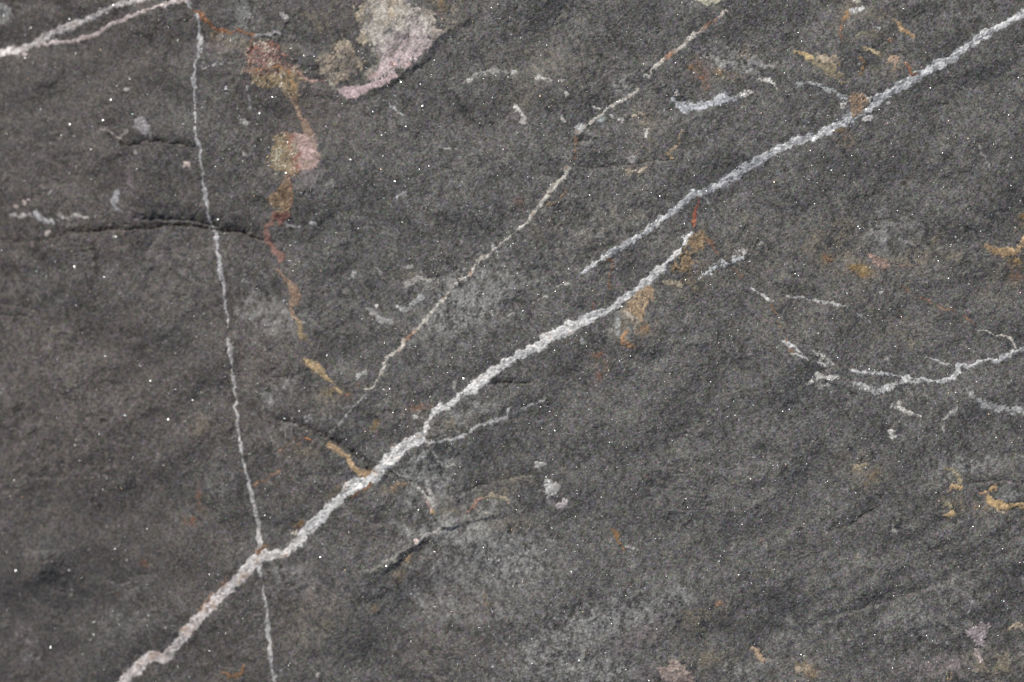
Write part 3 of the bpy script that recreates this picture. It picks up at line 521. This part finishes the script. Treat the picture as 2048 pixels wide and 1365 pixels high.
# rusty, ochre and pink crusts
def BIGC(a, b, c, d):
    u, v = U[c:d, a:b], V[c:d, a:b]
    pk = srgb(206, 188, 188); gy = srgb(190, 184, 174); oc = srgb(188, 174, 148); og = srgb(188, 164, 126); rs = srgb(198, 162, 160)
    t = np.clip((v - 40) / 60 + (u - 790) / 120 + 0.25 * n_mid2[c:d, a:b], 0, 1)[..., None]
    col = gy * (1 - t) + pk * t
    p0 = to_plane(722, 60); e = np.clip(1 - (u - p0[0] + 8) / 34 + 0.35 * n_mid[c:d, a:b], 0, 1)[..., None]
    col = col * (1 - e) + oc * e
    e2 = np.exp(-(((u - to_plane(782, 12)[0]) / 22) ** 2 + ((v - 8) / 26) ** 2) * 1.0)[..., None] * np.clip(.6 + .4 * n_mid2[c:d, a:b], 0, 1)[..., None]
    col = col * (1 - e2) + og * e2
    e4 = np.clip((u - to_plane(838, 0)[0]) / 30 + 0.4 * n_mid2[c:d, a:b], 0, .8)[..., None] * np.clip((95 - v) / 40, 0, 1)[..., None]
    col = col * (1 - e4) + srgb(176, 166, 152) * e4
    e3 = np.clip(n_mid[c:d, a:b] - 0.6, 0, .7)[..., None] * np.clip((v - 70) / 30, 0, 1)[..., None]
    col = col * (1 - e3) + rs * e3
    s = np.clip((n_fib[c:d, a:b] + 0.7 * n_grain2[c:d, a:b] - 1.35), 0, 1)[..., None] * 0.7
    return (col * (1 - s) + 0.13 * s).astype(np.float32)
PG("pink_crust", [(736,-30),(733,8),(711,13),(713,28),(716,37),(728,51),(719,62),(722,78),(733,88),(753,91),(760,111),(753,133),(736,145),(738,156),(755,160),(772,156),(790,146),(797,135),(813,135),(826,124),(840,116),(846,104),(854,98),(862,84),(874,74),(883,65),(867,61),(876,50),(872,40),(864,20),(850,24),(837,18),(824,22),(815,10),(817,-30)],
   BIGC, "large pinkish grey crust with ochre fringe at the top edge", wear=.22, rough=3.2, coarse=2.6, halo=6, k=.16, holes=3.2)
B("pink_crust", 752, 46, 3, 2, FAINT) if False else None
PG("ochre_crust", [(682,75),(692,84),(704,80),(705,92),(709,104),(718,114),(730,124),(724,140),(710,138),(702,148),(692,156),(680,160),(662,172),(652,158),(644,146),(641,118),(652,108),(665,111),(667,92)], pal((190,170,138), (144,126,104), dark=.9), "ochre-grey crust patch left of the large pink crust", wear=.3, rough=3.4, coarse=2.4, halo=8, holes=1.9)
L("ochre_crust", [(648,150,5),(660,164,6),(672,176,4)], pal((168,160,140), (128,120,106), dark=.8), rough=2.4, halo=6)
L("pink_crust", [(733,152,5),(748,140,7),(758,126,6),(746,100,4)], pal((170,164,146), (126,122,110), dark=.8), rough=3.2, halo=9)
PG("pink_crust", [(678,184),(690,178),(697,173),(714,172),(733,166),(750,162),(768,160),(790,148),(792,152),(768,168),(750,173),(736,179),(718,184),(709,190),(692,192)], pal((206,178,180), (176,148,150), dark=.2), "narrow pink rim under the large pink crust", rough=1.0, coarse=.8, halo=2)
PG("ochre_crust", [(1390,-30),(1391,-2),(1400,4),(1418,9),(1436,5),(1450,-3),(1455,-30)], pal((200,196,164), (160,156,130)), "pale yellow crust cut by the top edge", rough=1.8, halo=3)
def RUSTBIG(a, b, c, d):
    v = V[c:d, a:b]; col = REDDY(a, b, c, d); y = pal((172,144,92), (118,96,62), dark=.8)(a, b, c, d)
    t = np.clip((v - 122) / 16 + 0.3 * n_mid2[c:d, a:b], 0, 1)[..., None]; col = col * (1 - t) + y * t
    w_ = np.clip(n_mid[c:d, a:b] * .6 + .6 * n_grain2[c:d, a:b] + .6 * n_fine[c:d, a:b] - .7, 0, .85)[..., None]
    return (col * (1 - w_) + srgb(210, 196, 176) * w_).astype(np.float32)
PG("rust_crust", [(502,98),(520,90),(545,86),(556,94),(566,108),(580,134),(596,140),(611,153),(610,160),(594,153),(593,168),(596,184),(588,199),(574,189),(560,174),(552,168),(545,174),(537,176),(522,174),(512,164),(503,148),(492,143),(494,122)], RUSTBIG, "mottled red and ochre crust at the top of the rusty band", rough=2.6, coarse=2.4, halo=9, holes=1.3)
L("rust_crust", [(584,186,7),(590,206,4.6),(596,222,3.6),(604,238,4.4),(611,252,6),(616,266,8),(620,276,8)], pal((184,150,116), (132,104,86), dark=.6), "narrow rusty stem joining two crust patches", ws=1.15, rough=1.7, coarse=1.2, halo=6)
def BLOCKC(a, b, c, d):
    u, v = U[c:d, a:b], V[c:d, a:b]; o = pal((158,134,92), (104,86,62), dark=.8)(a, b, c, d); p = PINKB(a, b, c, d)
    x = to_plane(588, 300)[0] - (v - 300) * -0.25
    t = np.clip((u - x) / 10 + 0.5 * n_mid2[c:d, a:b], 0, 1)[..., None]
    rr = np.exp(-((u - x + 5 * n_mid[c:d, a:b]) / 9) ** 2)[..., None] * .9
    col = o * (1 - t) + p * t; col = col * (1 - rr) + srgb(140, 96, 82) * rr
    w_ = np.clip(n_mid[c:d, a:b] * .6 + .6 * n_grain2[c:d, a:b] + .7 * n_fine[c:d, a:b] - .6, 0, .85)[..., None] * (1 - t * .6)
    return (col * (1 - w_) + srgb(190, 182, 160) * w_).astype(np.float32)
PG("rust_crust", [(550,268),(590,268),(628,269),(634,300),(638,334),(614,338),(601,335),(597,350),(576,350),(533,339),(540,315),(544,292)], BLOCKC, "blocky crust patch, ochre on the left and pink on the right", grow=0.5, rough=1.8, coarse=0.7, halo=3)
L("rust_thread", [(500,128,2),(502,108,3),(512,96,2.4),(530,92,2),(548,88,3),(558,98,3.4),(567,112,2.4)], pal((168,108,80), (120,72,54)), rough=1.8, coarse=1.4, halo=4)
L("rust_thread", [(504,146,2),(520,142,3.4),(538,138,3),(556,134,4),(574,142,5),(586,150,4)], pal((196,144,72), (150,106,56)), rough=2.2, coarse=1.6, halo=4)
L("rust_thread", [(580,138,3),(590,140,2.4),(600,148,3),(612,157,2.6),(626,161,1.6),(648,160,1.2)], pal((206,160,146), (150,108,92)), rough=1.2, coarse=1.0, halo=4)
L("rust_thread", [(584,160,4),(588,176,5),(590,192,4),(594,208,2.4)], pal((186,144,84), (140,106,64)), rough=1.6, coarse=1.2, halo=4)
L("rust_thread", [(556,276,1),(580,271,1.4),(602,273,1.6)], pal((196,190,180), (160,150,140)), rough=.5, halo=2)
L("rust_thread", [(588,278,3),(592,296,4),(588,312,3.4),(594,328,3),(590,340,3)], pal((160,98,76), (120,72,56)), rough=2.0, coarse=1.6, halo=2)
L("rust_thread", [(620,270,2.4),(626,290,2.6),(631,312,2.2),(630,330,1.4)], pal((176,110,92), (130,82,70)), rough=1.4, coarse=1.2, halo=3)
L("rust_thread", [(578,356,1.6),(583,376,2.2),(585,396,2.4),(582,416,2.6)], pal((176,116,86), (126,78,60)), rough=1.4, coarse=1.2, halo=3)
def MIDC(a, b, c, d):
    v = V[c:d, a:b]; o = pal((166,134,92), (112,88,62), dark=.8)(a, b, c, d); q = pal((164,104,90), (112,70,60), dark=.5)(a, b, c, d)
    t = np.clip((v - 412) / 12 + 0.6 * n_mid[c:d, a:b], 0, 1)[..., None]; return o * (1 - t) + q * t
PG("rust_crust", [(572,352),(582,366),(585,392),(584,415),(578,434),(562,443),(548,441),(545,432),(556,422),(563,410),(548,412),(541,404),(541,391),(556,386),(562,372)], MIDC, "ochre-brown crust patch turning dull red above the left-hand crack's end", rough=1.6, coarse=1.2, halo=7, holes=2.0)
L("rust_thread", [(590,340,3),(582,348,2.4),(574,356,3)], REDDY, rough=1.2, halo=5)
L("rust_crust", [(542,446,5),(532,456,6),(531,470,5),(537,487,5),(546,499,4.6),(556,504,4.6),(563,510,5),(561,520,4)], pal((176,124,108), (132,92,78), dark=.3), "red-pink crooked thread crossing the left-hand crack's end", rough=1.3, coarse=1.0, halo=5)
L("rust_crust", [(556,543,2.8),(563,552,3.4),(571,559,5),(580,570,5),(585,582,7),(592,595,10),(586,608,7),(582,616,3.6),(588,628,2.4),(594,640,2.6)], pal((184,150,118), (134,104,80), dark=.4), "beige and rusty teardrop crust in the lower rusty band", rough=1.8, coarse=1.2, halo=5)
L("ochre_crust", [(597,644,4),(602,653,6),(601,664,5),(608,674,3),(616,682,1.8),(626,690,1.4)], pal((160,136,92), (118,100,72)), rough=1.5, halo=5)
L("ochre_crust", [(611,723,3),(620,725,6),(630,730,8),(639,740,8),(645,748,4),(652,756,2.6),(660,762,2.2),(672,774,1.6),(682,784,1.2)], pal((196,158,96), (146,130,92), dark=.3), "small ochre leaf-shaped crust at the lower end of the rusty band", rough=1.4, coarse=1.0, halo=5)
L("mineral_thread", [(540,558,1.6),(545,568,1.8),(551,578,1.6),(560,584,1.8),(572,589,2)], pal((136,122,114), (108,98,92)), rough=1.0, halo=4)
L("rust_thread", [(384,20,1.6),(394,27,2.2),(404,34,3),(414,42,4.6),(421,49,5.4),(430,56,3),(441,61,2.2),(458,63,1.8),(474,62,2.2),(490,66,3),(506,70,3.4)], pal((170,112,60), (120,78,44)), "rusty orange thread from the thin vein's top to the crust", rough=1.5, coarse=1.0, halo=6)
L("rust_thread", [(506,78,2),(503,90,2.4),(512,92,2)], RUSTC, rough=1.6, halo=5)
L("ochre_crust", [(658,888,4),(668,897,5),(680,903,3.6),(692,911,5),(700,924,4.4),(709,936,7),(722,944,8),(738,946,7)], pal((190,156,104), (146,116,78), dark=.3), "ochre crust running down to the broad vein from the slanting crack", rough=1.9, coarse=1.4, halo=6)
L("rust_thread", [(700,996,1.5),(716,987,2.2),(730,977,3),(742,968,3.4)], pal((150,104,66), (110,78,52)), rough=1.4, halo=4)
L("rust_thread", [(535,1092,2),(524,1096,3),(515,1106,2.2)], RUSTC, rough=1.8, halo=5)
L("rust_thread", [(394,1222,1.4),(412,1206,2),(420,1198,1.6),(446,1166,1.4),(470,1142,1.6)], RUSTC, rough=2.0, halo=5)
L("calcite_film", [(580,1062,3),(585,1068,4),(592,1066,3)], CREAM, rough=2, halo=5)
B("orange_sliver", 616, 877, 8, 2.0, pal((206,138,66), (180,112,50)), "small orange sliver beside the slanting crack", ang=-18, rough=.3, coarse=.3, mat=M_CRUST)
L("rust_thread", [(600,872,1.4),(598,882,1.8),(597,893,1)], RUSTC, rough=.5, halo=2)
L("rust_thread", [(596,872,1.4),(582,882,1.2),(570,893,1.4),(560,901,1)], RUSTC, rough=.9, halo=3)
L("rust_thread", [(562,943,1.4),(548,950,1.8),(534,957,2),(520,964,1.4),(508,974,1)], RUSTC, rough=1.2, halo=4)
L("rust_thread", [(445,1345,2),(463,1352,3),(476,1351,4),(484,1343,3.6),(486,1331,2.6)], pal((160,112,60), (116,84,50)), "hooked ochre stain at the bottom left", rough=1.5, coarse=1.2, halo=6)
L("orange_sliver", [(1224,1058,1.2),(1229,1068,3.4),(1234,1078,4.4),(1240,1086,2.4),(1244,1090,1)], pal((160,118,58), (124,90,46)), "small brown-ochre sliver at the lower centre", rough=.5, coarse=.4, halo=2)
L("rust_thread", [(1246,1094,.8),(1250,1103,2.2),(1249,1112,1)], ORANG, rough=.8, halo=2)
L("rust_thread", [(1399,399,1.6),(1394,412,2),(1391,424,2.6),(1389,436,3),(1387,448,3.2),(1388,456,2)], pal((190,98,52), (140,70,40)), "bright orange-red thread linking the two big veins", rough=.7, coarse=.5, halo=2)
PG("ochre_crust", [(1384,473),(1400,468),(1416,476),(1404,492),(1393,502),(1386,524),(1374,541),(1362,548),(1346,540),(1345,530),(1358,514),(1368,495)], pal((170,136,86), (120,98,68), dark=.9), "speckled ochre crust at the upper end of the broad vein", rough=3.2, coarse=2.2, halo=10, holes=1.0)
L("ochre_crust", [(1328,560,4),(1340,566,5),(1352,566,5),(1362,572,3)], pal((180,166,134), (130,118,94), dark=.9), rough=3.2, coarse=2.0, halo=9)
L("rust_thread", [(1404,474,2),(1414,480,3),(1423,490,2),(1435,504,1.3),(1447,514,1.1),(1458,524,1.2),(1470,538,.9),(1483,556,.9)], RUSTC, rough=.9, halo=3)
PG("ochre_crust", [(1258,604),(1268,594),(1280,588),(1292,578),(1303,575),(1309,588),(1306,602),(1294,610),(1284,622),(1280,634),(1283,642),(1276,640),(1266,630),(1260,618)], pal((196,164,116), (140,114,82), dark=.7), "beige-ochre crust under the broad vein, right of centre", rough=2.2, coarse=1.8, halo=8, holes=1.8)
L("ochre_crust", [(1254,661,4),(1248,668,3.6),(1243,679,3.4),(1247,688,4),(1256,692,3.6),(1266,693,2.4)], pal((182,130,76), (130,98,64), dark=.4), "ochre hook below the beige crust", rough=1.7, coarse=1.2, halo=6)
L("ochre_crust", [(1276,662,1.6),(1286,655,2),(1300,652,1.6)], RUSTC, rough=1.5, halo=8)
L("rust_thread", [(1214,516,2.2),(1221,518,2.2),(1226,526,2),(1222,542,1.3),(1219,558,1.9),(1220,580,1.5)], RUSTC, "rusty thread between the two big veins", rough=1.1, coarse=.6, halo=4)
L("mineral_thread", [(1213,588,.9),(1211,600,1.1),(1209,613,1.4)], pal((140,140,108), (110,108,86)), rough=.5, halo=2)
L("rust_thread", [(1184,605,1),(1186,617,1.1)], REDDY, rough=.6, halo=3)
L("rust_thread", [(1212,703,1.2),(1198,709,1.8),(1192,716,1.4)], RUSTC, rough=1.4, halo=6)
L("ochre_crust", [(1364,265,2.4),(1360,274,3.2),(1356,288,2.4),(1350,296,2),(1340,303,2.4),(1334,308,3),(1344,312,3),(1346,320,2)], pal((170,144,96), (124,104,74), dark=.4), "curved ochre streak above the upper right vein", rough=1.5, coarse=1.1, halo=6)
L("ochre_crust", [(1088,409,1.6),(1104,408,1.8),(1118,401,2),(1128,389,1.6),(1129,376,1.4)], pal((136,116,84), (106,92,72)), rough=1.5, halo=6)
L("ochre_crust", [(1266,232,1.6),(1282,230,1.8),(1290,236,1.4)], BEIGE, rough=1.6, halo=6); L("ochre_crust", [(1255,340,1.4),(1274,344,1.6),(1292,337,1.4)], BEIGE, rough=1.5, halo=5)
L("ochre_crust", [(1594,102,3.6),(1604,105,4.6),(1614,112,3),(1624,120,3)], YOCH, "ochre streak above the upper right vein's left half", rough=1.2, coarse=.9, halo=4)
PG("ochre_crust", [(1624,107),(1640,109),(1660,116),(1674,114),(1672,121),(1662,123),(1650,124),(1638,121)], pal((184,168,138), (146,128,100), dark=.3), "beige lip-shaped crust beside the ochre streak", rough=1.2, coarse=.9, halo=3)
PG("ochre_crust", [(1628,125),(1646,128),(1664,126),(1675,130),(1672,142),(1681,152),(1682,166),(1668,158),(1652,148),(1640,138)], pal((164,146,104), (120,108,84), dark=.9), rough=2.8, coarse=1.6, halo=6, holes=.9)
L("ochre_crust", [(1730,99,2),(1744,101,2.8),(1758,107,3.4)], pal((190,168,120), (150,130,94)), rough=1.3, halo=4)
L("ochre_crust", [(1723,118,3),(1728,128,3),(1726,138,2.6),(1721,150,2)], pal((176,134,78), (130,102,66)), rough=1.7, halo=5)
L("ochre_crust", [(1696,26,2.4),(1690,34,4),(1684,42,2)], pal((176,130,76), (130,98,62)), rough=1.6, halo=5)
L("rust_thread", [(1685,48,1.4),(1683,62,1.8),(1681,88,1.2)], RUSTC, rough=1.2, halo=5)
L("ochre_crust", [(1788,43,2.2),(1796,51,2.8),(1804,60,3.8),(1812,64,3),(1822,74,2.2)], pal((196,156,98), (150,120,80)), "short ochre streak near the top right", rough=1.2, coarse=.8, halo=4)
L("ochre_crust", [(1780,122,3),(1785,114,3.4),(1794,116,3),(1790,128,2.4),(1792,137,1.6),(1803,139,1.6)], pal((170,140,110), (130,104,80)), rough=1.5, halo=5)
L("rust_thread", [(1810,126,1.2),(1815,136,1.6),(1820,148,2.4),(1824,154,2),(1832,149,1.2)], pal((176,114,72), (130,86,58)), rough=1.0, halo=4)
L("ochre_crust", [(1716,70,3),(1728,67,2)], pal((140,136,110), (112,108,92)), rough=1.6, halo=6); B("ochre_crust", 1782, 80, 6, 3, RUSTC, rough=2, halo=5)
PG("rust_crust", [(1701,194),(1712,188),(1724,188),(1734,194),(1730,206),(1720,222),(1708,232),(1706,212)], pal((184,144,100), (138,122,104), dark=.9), "orange and beige crust wedge against the upper right vein", rough=1.8, coarse=1.4, halo=5, holes=2.2)
L("ochre_crust", [(1972,493,4.4),(1982,498,5.6),(1996,504,6.5),(2012,506,7),(2028,502,6.5),(2042,491,6),(2056,478,7),(2090,455,6)], pal((186,150,96), (146,116,74), dark=.4), "ochre crust at the right edge, upper half", rough=1.7, coarse=1.2, halo=6)
B("ochre_crust", 2030, 522, 9, 4.5, OCHRE, ang=60, rough=2.2, halo=7)
L("ochre_crust", [(1710,540,3),(1724,541,4),(1734,536,2.4)], pal((160,132,78), (118,98,64)), rough=2.4, halo=9)
L("pink_crust", [(1734,505,2.6),(1744,511,4),(1754,519,4.6),(1766,526,7),(1776,532,6),(1768,520,3)], pal((188,148,128), (140,112,96), dark=.4), "pinkish crust above the middle right", rough=2.0, coarse=1.4, halo=7)
L("pink_crust", [(1800,531,3),(1814,530,2.2),(1826,532,1.6),(1838,528,1.2)], pal((160,128,106), (120,100,84)), rough=1.6, halo=6)
L("ochre_crust", [(1651,512,1.6),(1655,520,2.6),(1664,522,2.4)], RUSTC, rough=1.6, halo=5)
L("ochre_crust", [(1894,937,3),(1905,938,4),(1914,946,4.6),(1919,957,4),(1916,968,3.4)], pal((162,148,108), (124,114,86), dark=.4), rough=2.0, halo=5)
L("ochre_crust", [(1898,984,2.4),(1903,976,4),(1911,975,5),(1920,975,3)], pal((206,168,104), (168,136,84)), "small bright ochre patch left of the ochre hook", rough=1.1, coarse=.8, halo=3)
L("ochre_crust", [(1887,1010,3),(1893,1006,4),(1899,1014,4)], pal((150,138,100), (118,108,82), dark=.5), rough=2.8, halo=7)
L("ochre_crust", [(1887,1032,2.4),(1896,1028,4.4),(1902,1022,4),(1908,1026,3)], pal((196,160,98), (156,128,82)), rough=1.4, halo=4)
L("ochre_crust", [(1988,976,4),(1981,978,4),(1974,986,4),(1976,998,5),(1985,1006,5),(1998,1011,5.6),(2012,1015,6),(2026,1010,5),(2040,1010,6.5),(2056,1019,7),(2100,1022,6)], pal((204,166,98), (160,128,78), dark=.3), "bright ochre hook-shaped crust at the right edge", rough=1.6, coarse=1.2, halo=5)
B("ochre_crust", 1962, 986, 6, 2, RUSTC, rough=1.6, halo=5); L("ochre_crust", [(1990,1022,2),(2004,1026,2)], BEIGE, rough=2, halo=7)
L("ochre_crust", [(1734,930,2),(1712,936,3.4),(1722,938,2)], pal((160,144,110), (124,112,90)), rough=2.0, halo=6); L("ochre_crust", [(1740,948,1.4),(1750,958,1.6),(1757,968,1.4)], pal((140,126,94), (112,102,80)), rough=1.6, halo=5)
L("ochre_crust", [(929,1024,2),(940,1024,2.6),(948,1013,4),(955,1003,2.4),(965,998,3)], pal((178,134,108), (132,100,80)), "pinkish beige streak right of the bottom-centre crack", rough=1.3, coarse=.9, halo=5)
L("ochre_crust", [(965,998,2.2),(973,996,2.6),(982,989,4),(992,990,2),(1002,995,2.6),(1010,1002,2),(1018,1010,2)], pal((170,154,124), (130,118,96)), rough=1.5, halo=6)
L("ochre_crust", [(784,978,3),(794,972,2.4),(806,968,3.4),(815,967,2.4)], pal((168,134,98), (126,102,78)), rough=1.8, halo=6)
L("ochre_crust", [(862,1022,3),(866,1030,2.4)], OCHRE, rough=1.5, halo=4); L("rust_thread", [(845,996,1.6),(856,1008,2),(862,1020,1.4)], PINKB, rough=1.6, halo=5)
B("ochre_crust", 818, 1117, 6, 3, OCHRE, ang=30, rough=1.4, halo=5)
PG("pink_crust", [(1938,1262),(1950,1262),(1962,1254),(1976,1254),(1970,1266),(1968,1280),(1966,1294),(1956,1295),(1948,1284),(1942,1272)], pal((186,168,170), (142,126,126), dark=.6), "pale pink spot near the bottom right corner", rough=2.2, coarse=1.6, halo=5)
L("pink_crust", [(1954,1304,1.8),(1958,1312,2),(1964,1320,2.4)], PINKW, rough=1.2, halo=4)
PG("pink_crust", [(1318,1342),(1334,1332),(1340,1322),(1358,1322),(1362,1336),(1372,1344),(1384,1352),(1386,1400),(1328,1400),(1332,1362)], pal((184,160,146), (140,120,108), dark=.5), "pinkish beige crust cut by the bottom edge", rough=1.8, coarse=1.6, halo=4)
L("ochre_crust", [(1506,1297,3.4),(1514,1307,5.4),(1526,1317,4.6),(1534,1324,2.4)], pal((196,164,126), (150,124,94)), "small tan sliver near the bottom, right of centre", rough=1.0, coarse=.8, halo=3)
for x, y, rx, ry, a_, p_ in ((1520,1084,4,3,0,REDDY),(1898,1352,8,2.4,80,OCHRE),(1608,1341,10,5,10,BEIGE),(1912,1331,8,5,20,MAUVE),(1437,1208,5,3,0,RUSTC)):
    if p_ is MAUVE: p_ = pal((150,138,136), (116,106,104))
    B("ochre_crust", x, y, rx, ry, p_, ang=a_, rough=2.4, halo=7)

# ---------------------------------------------------------------- the rock face itself
EDGE = np.minimum(np.minimum(U - XS[0], XS[-1] - U), np.minimum(V - YS[0], YS[-1] - V))
H -= 60 * np.clip(1 - EDGE / 130, 0, 1) ** 2
Z = hmac(U, V) + H
P = coords(0, NX, 0, NY).reshape(-1, 3)
idx = np.arange(NY * NX).reshape(NY, NX)
Qd = np.stack([idx[1:, :-1], idx[1:, 1:], idx[:-1, 1:], idx[:-1, :-1]], -1).reshape(-1, 4)
ring = np.concatenate([idx[0, :-1], idx[:-1, -1], idx[-1, :0:-1], idx[:0:-1, 0]])      # clockwise rim
n0 = len(P); low = P[ring].copy(); low[:, :2] *= 1.02; low[:, 2] = -0.06
nr = len(ring); lo = n0 + np.arange(nr)
side = np.stack([ring, np.roll(ring, -1), np.roll(lo, -1), lo], -1)
cen = np.array([[0, 0, -0.06]], np.float32)
nb = n0 + nr
bot = np.stack([lo, np.roll(lo, -1), np.full(nr, nb), np.full(nr, nb)], -1)
b3 = bot[:, :3]
PV = np.vstack([P, low, cen]); CV = np.vstack([base.reshape(-1, 3), np.tile([[.09, .088, .085]], (nr + 1, 1))])
face = grid_mesh("rock_face", PV, np.vstack([Qd, side]), np.clip(CV, 0.004, 1), M_ROCK, "dark grey grainy rock face, browner on the left")
flush()

# ---------------------------------------------------------------- glinting mica flakes set in the face
rs = np.random.RandomState(77)
glint = [(227,11),(59,54),(136,37),(168,108),(318,42),(436,46),(49,182),(222,200),(207,241),(140,249),(184,300),(84,317),(404,216),(490,62),(182,359),(162,377),(205,389),(330,389),(802,165),(845,213),(519,227),(745,223),(701,320),(573,347),(790,364),(839,340),(925,364),(995,352),(763,271),(771,266),(960,246),(995,229),(983,16),(805,445),(857,339),(812,254),(608,111),(545,195),(1287,129),(1081,109),(1414,275),(1303,364),(1179,391),(1055,355),(1103,227),(1787,70),(1810,127),(1861,176),(1732,219),(1884,307),(2035,156),(1783,287),(1895,278),(1711,365),(1868,365),(1550,441),(152,534),(233,474),(391,527),(226,639),(154,611),(145,728),(279,732),(301,762),(385,801),(337,839),(451,732),(491,738),(477,860),(120,901),(46,803),(252,831),(183,673),(489,550),(927,757),(837,709),(820,690),(1009,533),(685,706),(654,711),(579,522),(650,484),(672,466),(701,462),(780,778),(528,650),(966,588),(818,877),(901,730),(1065,693),(1068,676),(1127,566),(1459,671),(1514,649),(1137,538),(1435,819),(1224,839),(1413,749),(1374,871),(1217,868),(1249,739),(1877,522),(1589,548),(1655,620),(1759,619),(1572,804),(1578,819),(1605,850),(1911,785),(1837,877),(1877,899),(2023,886),(35,1140),(101,1295),(185,1246),(138,1141),(30,960),(429,1014),(192,990),(276,1035),(177,1100),(229,1098),(186,1270),(16,1104),(420,1301),(484,1099),(235,1053),(107,1121),(641,1114),(774,1130),(985,1335),(712,1358),(827,1148),(715,1079),(910,949),(721,1274),(733,1334),(784,1315),(967,1095),(1451,1028),(1311,1079),(1155,1090),(1276,1036),(1213,1149),(1448,1305),(1495,1245),(1441,1113),(1212,940),(1234,935),(1734,912),(1605,1313),(1810,1135),(1755,1089),(1799,1029),(1862,1195),(2008,1203),(2005,1303),(1965,1320),(1892,1272),(1866,1283),(1824,1271),(1793,1293),(1740,1331),(1657,964),(1558,1330),(1803,939),(1531,1135)]
glint_o = [(60,247),(56,158),(509,393),(535,313),(884,40),(945,44),(1806,634),(1787,849),(45,994),(691,1139)]
big = {(227,11),(222,200),(207,241),(140,249),(802,165),(519,227),(573,347),(845,213),(152,534),(337,839),(35,1140),(101,1295),(774,1130),(927,757),(1877,522),(1861,176),(1884,307),(1605,1313),(1732,219),(641,1114),(790,364),(701,320),(301,762)}
N1 = len(glint) + len(glint_o); NRND = 8000
gx = np.zeros(N1 + NRND); gy = np.zeros(N1 + NRND); gs = np.zeros(N1 + NRND); gj = np.zeros(N1 + NRND)
gc = np.tile(np.array([0.9, 0.95, 0.97], np.float32), (N1 + NRND, 1))
for i, p in enumerate(glint + glint_o):
    gx[i], gy[i] = to_plane(*p); gs[i] = (1.15 if p in big else rs.uniform(0.38, 0.8)) if p[0] < 1000 else (0.8 if p in big else rs.uniform(0.35, 0.6)) * (1.0 if p[0] < 1100 else 0.95)
    gj[i] = 0.04 if p in big else rs.uniform(0.06, 0.16)
    if i >= len(glint): gc[i] = (0.95, 0.62, 0.30)
gx[N1:] = rs.uniform(-150, 2200, NRND); gy[N1:] = rs.uniform(-120, 1490, NRND)
gs[N1:] = (0.30 + 0.42 * rs.uniform(0, 1, NRND) ** 4); gj[N1:] = -1
tb = rs.uniform(0, 1, NRND); gc[N1:][tb < .10] = (0.95, .70, .5); gc[N1:][tb > .85] = (0.72, .88, .95)
ai = np.clip(np.searchsorted(XS, gx), 1, NX - 1); bi = np.clip(np.searchsorted(YS, gy), 1, NY - 1)
gz = np.maximum(np.maximum(Z[bi, ai], Z[bi - 1, ai]), np.maximum(Z[bi, ai - 1], Z[bi - 1, ai - 1]))
for (nm, (a, b, c, d), F, *_r) in PARTS:      # sit on top of any mineral underneath
    k = (ai > a) & (ai < b - 1) & (bi > c) & (bi < d - 1)
    if k.any(): gz[k] += np.clip(F[bi[k] - c, ai[k] - a], 0, 4) * 0.16
C = np.stack([(gx - CX), (CY - gy), gz], -1)
NT = N1 + NRND
view = np.array([0, 0, DIST]) - C; view /= np.linalg.norm(view, axis=1)[:, None]
hv = view + LV; hv /= np.linalg.norm(hv, axis=1)[:, None]
hm = LV + np.array([0, 0, 1.0]); hm /= np.linalg.norm(hm)
nrm = np.where((gj < 0)[:, None], hm + rs.normal(0, 0.20, (NT, 3)), hv + rs.normal(0, 1, (NT, 3)) * np.maximum(gj, 0)[:, None])
nrm /= np.linalg.norm(nrm, axis=1)[:, None]
rv = rs.normal(0, 1, (NT, 3)); t1 = np.cross(nrm, rv); t1 /= np.linalg.norm(t1, axis=1)[:, None]; t2 = np.cross(nrm, t1)
K = 5; ang = np.arange(K) / K * 2 * math.pi
rad = gs[:, None] * rs.uniform(0.75, 1.2, (NT, K))
topv = (t1[:, None, :] * np.cos(ang)[None, :, None] + t2[:, None, :] * np.sin(ang)[None, :, None]) * rad[..., None]
ctr = C + nrm * 0.35 + np.array([0, 0, 0.25]) * gs[:, None]
T = ctr[:, None, :] + topv; Bm = T - nrm[:, None, :] * (0.9 * gs)[:, None, None]
Vt = np.concatenate([T, Bm], 1).reshape(-1, 3) * S
o0 = np.arange(NT)[:, None] * 2 * K
tri = []
for i in range(1, K - 1): tri.append(np.stack([o0[:, 0], o0[:, 0] + i, o0[:, 0] + i + 1], -1))
for i in range(K):
    j = (i + 1) % K
    tri.append(np.stack([o0[:, 0] + i, o0[:, 0] + K + i, o0[:, 0] + K + j], -1)); tri.append(np.stack([o0[:, 0] + i, o0[:, 0] + K + j, o0[:, 0] + j], -1))
tri = np.concatenate(tri, 0)
fl = grid_mesh("mica_flakes", Vt, tri, np.repeat(gc, 2 * K, 0), M_MICA, "tiny glinting mica flakes scattered over the rock face", "stuff")
fl.data.polygons.foreach_set("use_smooth", np.zeros(len(tri), bool)); fl.data.update()
